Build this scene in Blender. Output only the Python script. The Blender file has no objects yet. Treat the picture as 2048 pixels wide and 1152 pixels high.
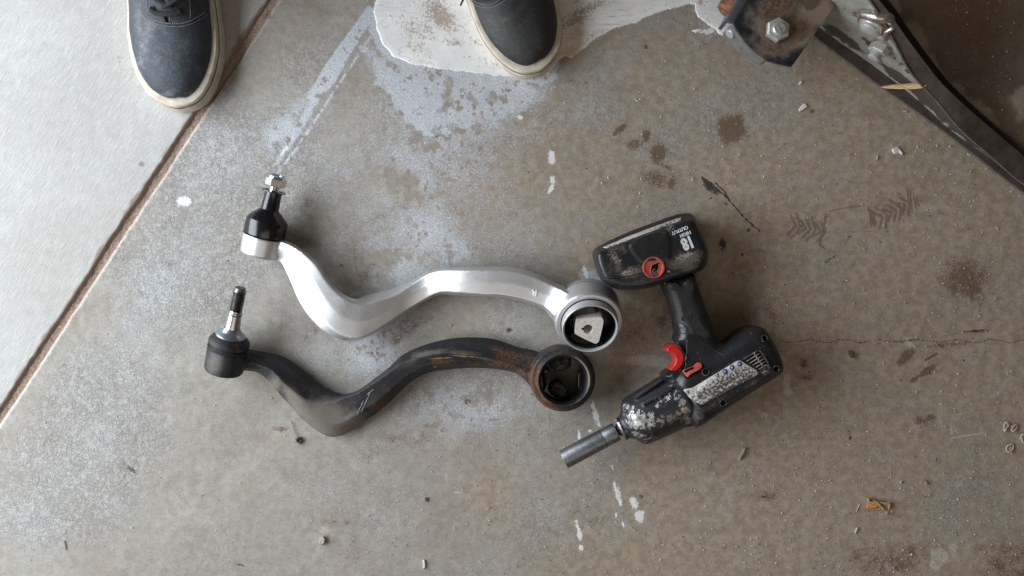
import bpy, bmesh, math, random
import numpy as np
from mathutils import Vector, Matrix
from mathutils.bvhtree import BVHTree
from mathutils.geometry import tessellate_polygon

random.seed(7)
rng = np.random.default_rng(11)
S = bpy.context.scene
COL = S.collection

# ------------------------------------------------------------------ camera, light, exposure
H = 1.15                      # height of the hand-held camera over the floor (m)
HALF = 0.635                  # half of the floor width it sees (m)
PX = HALF / 1024.0            # metres of floor per photo pixel
cam_d = bpy.data.cameras.new('camera')
cam_d.sensor_fit = 'HORIZONTAL'
cam_d.angle = 2 * math.atan(HALF / H)
cam_d.clip_start = 0.02
cam_d.clip_end = 60
cam = bpy.data.objects.new('camera', cam_d)
cam.location = (0, 0, H)
COL.objects.link(cam)
S.camera = cam
S.view_settings.view_transform = 'Standard'
S.view_settings.look = 'None'
S.view_settings.exposure = 0.0
S.view_settings.gamma = 1.0

world = bpy.data.worlds.new('World')
S.world = world
world.use_nodes = True
bg = world.node_tree.nodes['Background']
bg.inputs['Color'].default_value = (1.0, 0.77, 0.55, 1)   # warm bounce inside the garage
bg.inputs['Strength'].default_value = 0.088


def area(name, loc, target, sx, sy, power, color):
    l = bpy.data.lights.new(name, 'AREA')
    l.shape = 'RECTANGLE'
    l.size, l.size_y = sx, sy
    l.energy = power
    l.color = color
    o = bpy.data.objects.new(name, l)
    o.location = loc
    d = Vector(target) - Vector(loc)
    o.rotation_euler = d.to_track_quat('-Z', 'Y').to_euler()
    COL.objects.link(o)
    return o


# daylight through the open garage door on the left
area('door_daylight', (-1.50, 0.22, 0.80), (0.30, 0.10, 0.15), 1.9, 1.25, 72, (0.86, 0.935, 1.0))
# weak warm overhead fill lamp, added to brighten the lower right
area('overhead_fill', (0.15, -1.5, 2.0), (0.3, -0.1, 0), 2.0, 1.2, 9.0, (1.0, 0.93, 0.82))


# ------------------------------------------------------------------ helpers: coordinates
def W(px, py, z=0.0):
    k = (H - z) / H * PX
    return Vector(((px - 1024) * k, (576 - py) * k, z))


def to_px(co):
    """co: (n,3) array -> photo pixel coordinates"""
    k = (H - co[:, 2]) / H * PX
    return 1024 + co[:, 0] / k, 576 - co[:, 1] / k


def catmull(pts, n=8, closed=False):
    pts = [np.array(p, float) for p in pts]
    out = []
    m = len(pts)
    for i in range(m if closed else m - 1):
        if closed:
            p0, p1, p2, p3 = pts[(i - 1) % m], pts[i], pts[(i + 1) % m], pts[(i + 2) % m]
        else:
            p0, p1, p2, p3 = pts[max(i - 1, 0)], pts[i], pts[i + 1], pts[min(i + 2, m - 1)]
        for j in range(n):
            t = j / n
            out.append(0.5 * ((2 * p1) + (-p0 + p2) * t + (2 * p0 - 5 * p1 + 4 * p2 - p3) * t * t
                              + (-p0 + 3 * p1 - 3 * p2 + p3) * t ** 3))
    if not closed:
        out.append(pts[-1])
    return out


# ------------------------------------------------------------------ helpers: mesh pieces (verts, faces)
class MB:
    def __init__(self):
        self.v, self.f = [], []

    def add(self, v, f):
        n = len(self.v)
        self.v += [tuple(p) for p in v]
        self.f += [tuple(i + n for i in q) for q in f]
        return self

    def lathe(self, prof, o, axis, seg=48, phase=0.0, caps=True, sq=None):
        """prof: list of (t, r) in metres along axis"""
        a = Vector(axis).normalized()
        e1 = a.orthogonal().normalized()
        if abs(a.z) < 0.95:
            e1 = a.cross(Vector((0, 0, 1))).normalized()
        else:
            e1 = (Vector((1, 0, 0)) - a * a.x).normalized()
        e2 = a.cross(e1)
        o = Vector(o)
        v, f = [], []
        for t, r in prof:
            for k in range(seg):
                th = 2 * math.pi * k / seg + phase
                v.append(o + a * t + (e1 * math.cos(th) + e2 * math.sin(th)) * r)
        for i in range(len(prof) - 1):
            for k in range(seg):
                k2 = (k + 1) % seg
                f.append((i * seg + k, i * seg + k2, (i + 1) * seg + k2, (i + 1) * seg + k))
        if caps:
            f.append(tuple(range(seg))[::-1])
            f.append(tuple((len(prof) - 1) * seg + k for k in range(seg)))
        return self.add(v, f)

    def loft(self, rings, closed=True, caps=True):
        n = len(rings[0])
        v, f = [], []
        for r in rings:
            v += list(r)
        for i in range(len(rings) - 1):
            for k in range(n if closed else n - 1):
                k2 = (k + 1) % n
                f.append((i * n + k, i * n + k2, (i + 1) * n + k2, (i + 1) * n + k))
        if caps:
            f.append(tuple(range(n))[::-1])
            f.append(tuple((len(rings) - 1) * n + k for k in range(n)))
        return self.add(v, f)

    def tube(self, pts, r, seg=8, caps=True):
        pts = [Vector(p) for p in pts]
        rr = r if isinstance(r, (list, tuple)) else [r] * len(pts)
        rings = []
        up = None
        for i, p in enumerate(pts):
            d = (pts[min(i + 1, len(pts) - 1)] - pts[max(i - 1, 0)])
            d = d.normalized() if d.length > 1e-9 else Vector((0, 0, 1))
            if up is None:
                up = d.orthogonal().normalized()
            up = (up - d * up.dot(d))
            up = up.normalized() if up.length > 1e-6 else d.orthogonal().normalized()
            b = d.cross(up)
            rings.append([p + (up * math.cos(2 * math.pi * k / seg) + b * math.sin(2 * math.pi * k / seg)) * rr[i]
                          for k in range(seg)])
        return self.loft(rings, True, caps)

    def box(self, c, ex, ey, ez):
        c, ex, ey, ez = Vector(c), Vector(ex), Vector(ey), Vector(ez)
        v = [c + ex * sx + ey * sy + ez * sz for sz in (-1, 1) for sy in (-1, 1) for sx in (-1, 1)]
        f = [(0, 2, 3, 1), (4, 5, 7, 6), (0, 1, 5, 4), (2, 6, 7, 3), (0, 4, 6, 2), (1, 3, 7, 5)]
        return self.add(v, f)

    def poly(self, pts, ez):
        """flat polygon (list of 3D points) extruded by the vector ez"""
        pts = [Vector(p) for p in pts]
        ez = Vector(ez)
        n = len(pts)
        nrm = Vector((0, 0, 0))
        for i in range(n):
            nrm += pts[i].cross(pts[(i + 1) % n])
        if nrm.dot(ez) < 0:
            pts = pts[::-1]
        v = pts + [p + ez for p in pts]
        tri = tessellate_polygon([pts])
        f = []
        for t in tri:
            a, b, c = [pts[i] for i in t]
            if (b - a).cross(c - a).dot(ez) < 0:
                t = (t[0], t[2], t[1])
            f.append((t[0], t[2], t[1]))
            f.append(tuple(i + n for i in t))
        for i in range(n):
            j = (i + 1) % n
            f.append((i, j, j + n, i + n))
        return self.add(v, f)


def raw_mesh(name, mb):
    me = bpy.data.meshes.new(name)
    me.from_pydata([tuple(p) for p in mb.v], [], mb.f)
    me.update()
    bm = bmesh.new()
    bm.from_mesh(me)
    bmesh.ops.recalc_face_normals(bm, faces=bm.faces)
    bm.to_mesh(me)
    bm.free()
    return me


def evaluated(me, mods):
    """mesh after a list of (type, settings) modifiers"""
    o = bpy.data.objects.new('work', me)
    COL.objects.link(o)
    for t, kw in mods:
        m = o.modifiers.new(t, t)
        for k, v in kw.items():
            setattr(m, k, v)
    dg = bpy.context.evaluated_depsgraph_get()
    out = bpy.data.meshes.new_from_object(o.evaluated_get(dg))
    bpy.data.objects.remove(o)
    return out


def fuse(mb, voxel=0.0013, smooth=8, factor=0.5):
    return evaluated(raw_mesh('work', mb), [('REMESH', dict(mode='VOXEL', voxel_size=voxel)),
                                            ('SMOOTH', dict(factor=factor, iterations=smooth))])


def offset_poly(pts, d):
    """inset (d>0) a closed polygon of 2D points along its normals"""
    n = len(pts)
    A = sum(pts[i][0] * pts[(i + 1) % n][1] - pts[(i + 1) % n][0] * pts[i][1] for i in range(n))
    s = 1 if A > 0 else -1
    out = []
    for i in range(n):
        a, b, c = np.array(pts[i - 1]), np.array(pts[i]), np.array(pts[(i + 1) % n])
        t = (c - a)
        t = t / (np.linalg.norm(t) + 1e-12)
        out.append(tuple(b + s * d * np.array((-t[1], t[0]))))
    return out


def pillow(mb, px_pts, z0, z1, bev, zproj=None, smooth=4, round_pts=True):
    """solid with a rounded edge whose silhouette follows the outline px_pts (photo pixels, seen at height zproj)"""
    zp = (z0 + z1) / 2 if zproj is None else zproj
    pp = catmull(px_pts, smooth, True) if round_pts else px_pts
    ol = [tuple(W(p[0], p[1], zp))[:2] for p in pp]
    rings = []
    K = 5
    for k in range(K + 1):
        a = math.pi / 2 * k / K
        q = offset_poly(ol, bev * (1 - math.sin(a)))
        rings.append([Vector((x, y, z0 + bev * (1 - math.cos(a)))) for x, y in q])
    for k in range(K + 1):
        a = math.pi / 2 * k / K
        q = offset_poly(ol, bev * (1 - math.cos(a)))
        rings.append([Vector((x, y, z1 - bev * (1 - math.sin(a)))) for x, y in q])
    return mb.loft(rings)


# ------------------------------------------------------------------ helpers: objects
WL = {}


def thing(name, label, cat, loc=(0, 0, 0), group=None):
    o = bpy.data.objects.new(name, None)
    o.empty_display_size = 0.03
    COL.objects.link(o)
    o.location = loc
    o['label'], o['category'] = label, cat
    if group:
        o['group'] = group
    WL[o] = Vector(loc)
    return o


def obj(name, mesh, mat=None, parent=None, smooth=True, loc=None, label=None):
    """link a mesh (MB or Mesh, given in world coordinates) as one object, child of parent"""
    me = raw_mesh(name, mesh) if isinstance(mesh, MB) else mesh
    me.name = name
    o = bpy.data.objects.new(name, me)
    COL.objects.link(o)
    base = Vector(loc) if loc is not None else (WL[parent] if parent else Vector((0, 0, 0)))
    if base.length > 0:
        me.transform(Matrix.Translation(-base))
    if parent:
        o.parent = parent
        o.location = base - WL[parent]
    else:
        o.location = base
    WL[o] = base
    if smooth is True:
        me.polygons.foreach_set('use_smooth', [True] * len(me.polygons))
    elif smooth:
        me.polygons.foreach_set('use_smooth', [True] * len(me.polygons))
        bm = bmesh.new()
        bm.from_mesh(me)
        lim = math.radians(smooth)
        for e in bm.edges:
            if len(e.link_faces) == 2 and e.calc_face_angle(0) > lim:
                e.smooth = False
        bm.to_mesh(me)
        bm.free()
    if mat:
        me.materials.clear()
        me.materials.append(mat)
    if label:
        o['label'] = label
    return o


def tag(o, label, cat, group=None, kind=None):
    if label:
        o['label'] = label
    if cat:
        o['category'] = cat
    if group:
        o['group'] = group
    if kind:
        o['kind'] = kind
    return o


def wco(o):
    n = len(o.data.vertices)
    a = np.empty(n * 3)
    o.data.vertices.foreach_get('co', a)
    return a.reshape(n, 3) + np.array(WL[o])


def bvh_of(*objs):
    v, f = [], []
    for o in objs:
        n = len(v)
        v += [tuple(p) for p in wco(o)]
        f += [tuple(i + n for i in p.vertices) for p in o.data.polygons]
    return BVHTree.FromPolygons(v, f)


def on(bvh, px, py, off=0.0, zdef=0.0):
    """point of a surface that stands under photo pixel px,py"""
    c = Vector((0, 0, H))
    d = (W(px, py, 0) - c).normalized()
    loc, nrm, _, _ = bvh.ray_cast(c, d)
    if loc is None:
        return W(px, py, zdef)
    if nrm.dot(d) > 0:
        nrm = -nrm
    return loc + nrm * off


def drape(mb, bvh, px_pts, off=0.0008, cell=4.0, skirt=0.0012):
    """thin patch laid on a surface: outline in photo pixels"""
    bm = bmesh.new()
    vs = [bm.verts.new((p[0], p[1], 0)) for p in px_pts]
    bm.faces.new(vs)
    bmesh.ops.triangulate(bm, faces=bm.faces[:])
    for _ in range(5):
        es = [e for e in bm.edges if e.calc_length() > cell]
        if not es:
            break
        bmesh.ops.subdivide_edges(bm, edges=es, cuts=1, use_grid_fill=False)
        bmesh.ops.triangulate(bm, faces=bm.faces[:])
    bm.verts.index_update()
    top = [on(bvh, v.co.x, v.co.y, off) for v in bm.verts]
    low = [on(bvh, v.co.x, v.co.y, off - skirt) for v in bm.verts]
    n = len(top)
    f = [tuple(v.index for v in fc.verts) for fc in bm.faces]
    for e in bm.edges:
        if len(e.link_faces) == 1:
            i, j = e.verts[0].index, e.verts[1].index
            f.append((i, j, j + n, i + n))
    bm.free()
    return mb.add(top + low, f)


# ------------------------------------------------------------------ helpers: noise and masks (numpy, in photo pixels on the floor)
def vnoise(X, Y, scale, seed):
    r = np.random.default_rng(seed)
    T = r.random((256, 256))
    x, y = X / scale + 1000, Y / scale + 1000
    xi, yi = np.floor(x).astype(int), np.floor(y).astype(int)
    fx, fy = x - xi, y - yi
    fx, fy = fx * fx * (3 - 2 * fx), fy * fy * (3 - 2 * fy)
    g = lambda a, b: T[a & 255, b & 255]
    return (g(xi, yi) * (1 - fx) + g(xi + 1, yi) * fx) * (1 - fy) + (g(xi, yi + 1) * (1 - fx) + g(xi + 1, yi + 1) * fx) * fy


def fbm(X, Y, scale, octv=4, seed=1):
    s, a, t = 0, 1.0, 0
    for k in range(octv):
        s = s + a * vnoise(X, Y, scale / 2 ** k, seed + 17 * k)
        t += a
        a *= 0.55
    return s / t


def ss(a, b, x):
    t = np.clip((x - a) / (b - a), 0, 1)
    return t * t * (3 - 2 * t)


def blob(X, Y, cx, cy, rx, ry=None, rot=0.0, p=2.0):
    ry = rx if ry is None else ry
    c, s = math.cos(math.radians(rot)), math.sin(math.radians(rot))
    dx, dy = X - cx, Y - cy
    u, v = (dx * c + dy * s) / rx, (-dx * s + dy * c) / ry
    return np.exp(-np.power(u * u + v * v, p / 2) * 0.7)


def sdf_poly(X, Y, pts):
    """signed distance (negative inside)"""
    d = np.full(X.shape, 1e9)
    ins = np.zeros(X.shape, bool)
    n = len(pts)
    for i in range(n):
        ax, ay = pts[i]
        bx, by = pts[(i + 1) % n]
        ex, ey = bx - ax, by - ay
        t = np.clip(((X - ax) * ex + (Y - ay) * ey) / (ex * ex + ey * ey + 1e-9), 0, 1)
        d = np.minimum(d, np.hypot(X - ax - ex * t, Y - ay - ey * t))
        c = ((ay > Y) != (by > Y)) & (X < (bx - ax) * (Y - ay) / ((by - ay) if by != ay else 1e-9) + ax)
        ins ^= c
    return np.where(ins, -d, d)


def add_line(M, X, Y, pts, w, val=1.0, soft=1.2):
    for (ax, ay), (bx, by) in zip(pts[:-1], pts[1:]):
        m = w + soft + 2
        k = ((X > min(ax, bx) - m) & (X < max(ax, bx) + m) & (Y > min(ay, by) - m) & (Y < max(ay, by) + m))
        if not k.any():
            continue
        x, y = X[k], Y[k]
        ex, ey = bx - ax, by - ay
        t = np.clip(((x - ax) * ex + (y - ay) * ey) / (ex * ex + ey * ey + 1e-9), 0, 1)
        d = np.hypot(x - ax - ex * t, y - ay - ey * t)
        M[k] = np.maximum(M[k], val * (1 - ss(w / 2, w / 2 + soft, d)))


def set_attr(me, name, r, g, b):
    a = me.attributes.new(name, 'FLOAT_COLOR', 'POINT')
    n = len(me.vertices)
    d = np.ones((n, 4), np.float32)
    d[:, 0], d[:, 1], d[:, 2] = r, g, b
    a.data.foreach_set('color', d.ravel())


def mask_attr(o, name, chans):
    """chans: 3 lists of (cx,cy,rx,ry,rot,val) in photo pixels"""
    X, Y = to_px(wco(o))
    out = []
    for c in chans:
        m = np.zeros(len(X))
        for q in c:
            m = np.maximum(m, q[5] * blob(X, Y, *q[:5]))
        out.append(m)
    set_attr(o.data, name, *out)


# ------------------------------------------------------------------ helpers: materials
class Mat:
    def __init__(self, name, rough=0.5, metal=0.0, color=None, spec=0.5):
        self.m = bpy.data.materials.new(name)
        self.m.use_nodes = True
        self.t = self.m.node_tree
        self.p = self.t.nodes['Principled BSDF']
        self.p.inputs['Roughness'].default_value = rough
        self.p.inputs['Metallic'].default_value = metal
        self.p.inputs['Specular IOR Level'].default_value = spec
        if color:
            self.p.inputs['Base Color'].default_value = (*color, 1)
        tc = self.t.nodes.new('ShaderNodeTexCoord')
        self.co = tc.outputs['Object']

    def link(self, a, b):
        if hasattr(a, 'links') or isinstance(a, bpy.types.NodeSocket):
            self.t.links.new(a, b)
        elif isinstance(a, (tuple, list)):
            b.default_value = (*a, 1) if len(a) == 3 else a
        else:
            b.default_value = a

    def vec(self, scale=(1, 1, 1), rot=(0, 0, 0), src=None):
        n = self.t.nodes.new('ShaderNodeMapping')
        n.inputs['Scale'].default_value = scale
        n.inputs['Rotation'].default_value = rot
        self.link(src or self.co, n.inputs['Vector'])
        return n.outputs['Vector']

    def noise(self, scale, detail=3, rough=0.55, vec=None, dist=0.0, color=False):
        n = self.t.nodes.new('ShaderNodeTexNoise')
        n.inputs['Scale'].default_value = scale
        n.inputs['Detail'].default_value = detail
        n.inputs['Roughness'].default_value = rough
        n.inputs['Distortion'].default_value = dist
        self.link(vec or self.co, n.inputs['Vector'])
        return n.outputs['Color' if color else 'Fac']

    def voro(self, scale, vec=None, feature='DISTANCE_TO_EDGE', out='Distance'):
        n = self.t.nodes.new('ShaderNodeTexVoronoi')
        n.feature = feature
        n.inputs['Scale'].default_value = scale
        self.link(vec or self.co, n.inputs['Vector'])
        return n.outputs[out]

    def warp(self, amount, scale, detail=2):
        c = self.noise(scale, detail, color=True)
        s = self.t.nodes.new('ShaderNodeVectorMath')
        s.operation = 'SUBTRACT'
        self.link(c, s.inputs[0])
        s.inputs[1].default_value = (.5, .5, .5)
        k = self.t.nodes.new('ShaderNodeVectorMath')
        k.operation = 'SCALE'
        self.link(s.outputs[0], k.inputs[0])
        k.inputs['Scale'].default_value = amount
        a = self.t.nodes.new('ShaderNodeVectorMath')
        a.operation = 'ADD'
        self.link(self.co, a.inputs[0])
        self.link(k.outputs[0], a.inputs[1])
        return a.outputs[0]

    def math(self, op, a, b=0.0, clamp=False):
        n = self.t.nodes.new('ShaderNodeMath')
        n.operation = op
        n.use_clamp = clamp
        self.link(a, n.inputs[0])
        self.link(b, n.inputs[1])
        return n.outputs[0]

    def step(self, x, lo, hi, a=0.0, b=1.0):
        n = self.t.nodes.new('ShaderNodeMapRange')
        n.interpolation_type = 'SMOOTHSTEP'
        self.link(x, n.inputs['Value'])
        n.inputs['From Min'].default_value = lo
        n.inputs['From Max'].default_value = hi
        n.inputs['To Min'].default_value = a
        n.inputs['To Max'].default_value = b
        return n.outputs['Result']

    def mix(self, f, a, b, mode='MIX'):
        n = self.t.nodes.new('ShaderNodeMix')
        n.data_type = 'RGBA'
        n.blend_type = mode
        self.link(f, n.inputs[0])
        self.link(a, n.inputs[6])
        self.link(b, n.inputs[7])
        return n.outputs[2]

    def attr(self, name):
        n = self.t.nodes.new('ShaderNodeAttribute')
        n.attribute_name = name
        s = self.t.nodes.new('ShaderNodeSeparateColor')
        self.link(n.outputs['Color'], s.inputs[0])
        return s.outputs

    def ragged(self, mask, noise, amp, lo, hi):
        """mask with its edge broken up by noise"""
        x = self.math('ADD', mask, self.math('MULTIPLY', self.math('SUBTRACT', noise, 0.5), amp * 1.9))
        return self.step(x, lo, hi)

    def col(self, c):
        self.link(c, self.p.inputs['Base Color'])
        return self

    def rough(self, r):
        self.link(r, self.p.inputs['Roughness'])
        return self

    def bump(self, h, strength=0.3, dist=0.001):
        n = self.t.nodes.new('ShaderNodeBump')
        n.inputs['Strength'].default_value = strength
        n.inputs['Distance'].default_value = dist
        self.link(h, n.inputs['Height'])
        self.link(n.outputs[0], self.p.inputs['Normal'])
        return self


def simple(name, color, rough=0.5, metal=0.0, var=0.25, scale=120, bump=0.15, grime=None, grime_amt=0.5, spec=0.5, gscale=60):
    m = Mat(name, rough, metal, color, spec)
    n = m.noise(scale, 5, 0.6)
    dark = tuple(c * (1 - var) for c in color)
    lite = tuple(min(1, c * (1 + var)) for c in color)
    c = m.mix(m.step(n, .3, .7), dark, lite)
    if grime:
        g = m.noise(gscale, 6, 0.65)
        f = m.step(g, 0.62 - 0.22 * grime_amt, 0.80 - 0.2 * grime_amt)
        c = m.mix(f, c, grime)
        m.rough(m.mix(f, (rough,) * 3, (min(1, rough + .3),) * 3))
    m.col(c)
    if bump:
        m.bump(m.noise(scale * 6, 3), bump, 0.0004)
    return m.m


# ================================================================== THE FLOOR
SD = np.array((-0.549, 0.836))     # direction of the joint between the two slabs (photo pixels)
SN = np.array((0.836, 0.549))      # across it, towards the garage
SO = np.array((545.0, 0.0))


def uv_px(u, v):
    return SO[0] + SD[0] * u + SN[0] * v, SO[1] + SD[1] * u + SN[1] * v


def grid_mesh(name, u, v, zfun):
    U, V = np.meshgrid(u, v, indexing='ij')
    X, Y = uv_px(U, V)
    Z = zfun(U, V, X, Y)
    n = U.size
    co = np.empty((n, 3), np.float32)
    co[:, 0] = ((X - 1024) * PX).ravel()
    co[:, 1] = ((576 - Y) * PX).ravel()
    co[:, 2] = Z.ravel()
    nu, nv = len(u), len(v)
    i = np.arange((nu - 1) * nv).reshape(nu - 1, nv)[:, :-1].ravel()
    q = np.stack([i, i + 1, i + nv + 1, i + nv], 1).astype(np.int32)
    me = bpy.data.meshes.new(name)
    me.vertices.add(n)
    me.vertices.foreach_set('co', co.ravel())
    m = len(q)
    me.loops.add(m * 4)
    me.loops.foreach_set('vertex_index', q.ravel())
    me.polygons.add(m)
    me.polygons.foreach_set('loop_start', np.arange(m, dtype=np.int32) * 4)
    me.update(calc_edges=True)
    if me.polygons[0].normal.z < 0:
        me.flip_normals()
    return me, X.ravel(), Y.ravel()


def edge_wob(U, s):
    return (fbm(U, U * 0 + s, 60, 4, 31 + s) - .5) * 5 + (fbm(U, U * 0 + s, 9, 2, 57 + s) - .5) * 2.2


# --- garage slab
u_ax = np.concatenate([[-7000, -3500, -1800, -1200, -950], np.arange(-880, 1330, 2.6), [1400, 1700, 2500, 4500]])
v_ax = np.concatenate([[7.0, 8.0, 9.5, 11.0, 13.0], np.arange(15, 1945, 2.6), [2050, 2400, 3400, 6000]])


def z_garage(U, V, X, Y):
    w = edge_wob(U, 3)
    t = np.clip((V + w * ss(30, 8, V) - 6) / 9, 0, 1)
    z = -0.0055 * (1 - t * t * (3 - 2 * t))
    near = (np.abs(X - 1024) < 1300) & (np.abs(Y - 576) < 900)
    z = z + np.where(near, (fbm(X, Y, 240, 4, 5) - .5) * 0.0012 + (fbm(X, Y, 14, 3, 9) - .5) * 0.0005, 0)
    z = z + ss(26, 13, V) * (fbm(X, Y, 8, 2, 77) - .4) * 0.0012
    return z


me_g, GX, GY = grid_mesh('garage_floor', u_ax, v_ax, z_garage)
inside = (np.abs(GX - 1024) < 1150) & (np.abs(GY - 576) < 700)
R = np.zeros(len(GX))      # pale bluish cement residue
C = np.zeros(len(GX))      # craze cracks
P = np.zeros(len(GX))      # white paint
RU = np.zeros(len(GX))     # rust brown stain, and painted shade beside arms and wrench
OI = np.zeros(len(GX))     # black oil / scuffs
BR = np.zeros(len(GX))     # brown dirt
k = np.where(inside)[0]
x, y = GX[k], GY[k]
n1, n2, n3 = fbm(x, y, 150, 5, 101), fbm(x, y, 40, 4, 202), fbm(x, y, 12, 3, 303)
n4 = fbm(x, y, 6, 2, 404)
r = np.zeros(len(k))


def rb(*a, w=1.0, p=2.0):
    global r
    r = np.maximum(r, w * blob(x, y, *a, p=p))


# pale residue: a broad hard-edged wash under the paint, a streaky band down the middle
q = sdf_poly(x, y, [(722, 95), (760, 110), (800, 128), (920, 145), (1060, 155), (1085, 190), (1020, 235), (930, 262), (890, 290), (845, 285), (790, 228)])
r = np.maximum(r, .92 * ss(14, -16, q + (n2 - .5) * 44 + (n3 - .5) * 26))
rb(1040, 205, 62, 26, -28, w=.75)
rb(760, 105, 40, 50, 30, w=.6)
rb(880, 150, 120, 22, 8, w=.8)
rb(905, 290, 55, 22, 30, w=.60)
rb(830, 330, 100, 45, 20, w=.58)
rb(850, 365, 60, 30, 0, w=.66)
rb(760, 400, 110, 55, -30, w=.48)
rb(855, 460, 70, 70, 10, w=.86)
rb(900, 500, 60, 40, 0, w=.75)
rb(800, 540, 90, 45, -30, w=.66)
rb(690, 330, 120, 60, -50, w=.40)
rb(740, 700, 60, 50, -50, w=.72)
rb(800, 655, 90, 40, -35, w=.58)
rb(640, 700, 60, 60, 0, w=.42)
rb(960, 830, 110, 40, -12, w=.58)
rb(1010, 640, 60, 50, 0, w=.40)
rb(880, 790, 90, 50, -10, w=.42)
rb(560, 262, 46, 26, -50, w=.80)
rb(600, 215, 60, 24, -52, w=.55)
rb(1180, 555, 26, 16, 40, w=.72)
rb(180, 900, 150, 60, -55, w=.34)
rb(290, 700, 120, 60, -55, w=.38)
rb(80, 1020, 120, 90, 0, w=.30)
rb(420, 330, 130, 90, -50, w=.38)
rb(330, 560, 160, 70, -50, w=.44)
rb(870, 330, 190, 110, 20, w=.50)
rb(820, 470, 170, 90, -10, w=.56)
rb(900, 230, 190, 70, 5, w=.60)
rb(700, 620, 150, 90, -30, w=.44)
rb(1010, 470, 90, 90, 0, w=.34)
rb(930, 820, 170, 70, -10, w=.46)
q = sdf_poly(x, y, [(749, 20), (752, 58), (764, 88), (786, 112), (820, 127), (870, 136), (930, 145), (1000, 152), (1060, 156), (1100, 150), (1100, 20)])
r = np.maximum(r, .95 * ss(24, 6, q + (n3 - .5) * 12))
rb(640, 990, 110, 60, 10, w=.28)
rb(870, 1130, 120, 40, 0, w=.22)
rb(1440, 40, 60, 40, 0, w=.40)
# two parallel strips where tape was pulled up
q = sdf_poly(x, y, [(737, 10), (756, 18), (700, 112), (668, 168), (630, 205), (612, 196), (655, 122), (700, 62)])
r = np.maximum(r, .98 * ss(2.5, -2, q + (n3 - .5) * 3))
q = sdf_poly(x, y, [(622, 196), (648, 190), (612, 252), (560, 330), (543, 335), (575, 270)])
r = np.maximum(r, .74 * ss(3, -6, q + (n3 - .5) * 8))
rl = np.zeros(len(k))
add_line(rl, x, y, [(764, 40), (705, 128), (655, 205), (600, 288), (556, 345)], 3.0, .85, 2.5)
r = np.maximum(r, rl * (n3 > .42))
R[k] = np.clip(r * (0.62 + 0.76 * n1), 0, 1)
# clean spots eaten out of the residue
for cx, cy, rx, ry, rot in [(900, 172, 10, 14, 0), (895, 195, 9, 12, 0), (860, 187, 8, 5, 0), (945, 198, 12, 5, 40),
                            (885, 222, 10, 14, 20), (903, 252, 18, 14, 0), (850, 285, 22, 16, 0), (790, 360, 30, 18, 30), (822, 372, 14, 22, 0),
                            (985, 200, 16, 8, 0), (780, 515, 22, 15, 0), (770, 545, 18, 26, 0), (700, 530, 30, 45, 20), (870, 260, 14, 10, 0)]:
    R[k] *= 1 - 0.50 * ss(.30, .62, blob(x, y, cx, cy, rx * 1.1, ry * 1.1, rot) + (n3 - .5) * 1.5 + (n2 - .5) * .9 + (n4 - .5) * .8)

# craze cracking: strong near the joint, thin elsewhere
c = 0.30 + 0.25 * n1
c = np.maximum(c, 1.0 * blob(x, y, 430, 420, 190, 330, 35))
c = np.maximum(c, 0.95 * blob(x, y, 180, 900, 190, 260, 35))
c = np.maximum(c, 0.8 * blob(x, y, 620, 120, 110, 140, 35))
c = np.maximum(c, 0.6 * blob(x, y, 420, 880, 200, 140))
c = np.maximum(c, 0.62 * blob(x, y, 1060, 420, 90, 70))
c = c * (0.55 + 0.9 * n1)
C[k] = np.clip(c, 0, 1)

# paint drips and smears
pt = np.zeros(len(k))
for cx, cy, rx, ry, rot in [(1104, 314, 7, 11, 0), (1105, 358, 5, 8, 10), (1103, 376, 4, 9, 25), (1187, 816, 3.5, 13, -8), (1192, 832, 6, 15, -12),
                            (1197, 848, 3, 7, -25), (1172, 547, 4, 14, -18), (1230, 972, 3.5, 12, -8), (1236, 988, 5, 14, -10), (1241, 1004, 3.5, 8, -10), (1246, 1048, 3, 9, -12),
                            (1268, 1008, 7, 12, -20), (1278, 1032, 8, 10, -10), (1155, 1052, 4, 13, -12), (1159, 1070, 4, 10, -10), (1162, 1095, 4, 7, 0),
                            (1158, 870, 3, 8, 0), (1232, 1030, 2, 6, 0), (368, 402, 12, 10, 0), (1420, 63, 9, 4, -15), (570, 300, 10, 4, -50),
                            (1041, 235, 5, 4, 30), (1180, 862, 4, 3, 0), (1402, 62, 9, 3.5, -12), (1225, 935, 2, 6, -15)]:
    pt = np.maximum(pt, blob(x, y, cx, cy, rx * 1.15, ry * 1.15, rot))
P[k] = pt

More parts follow.
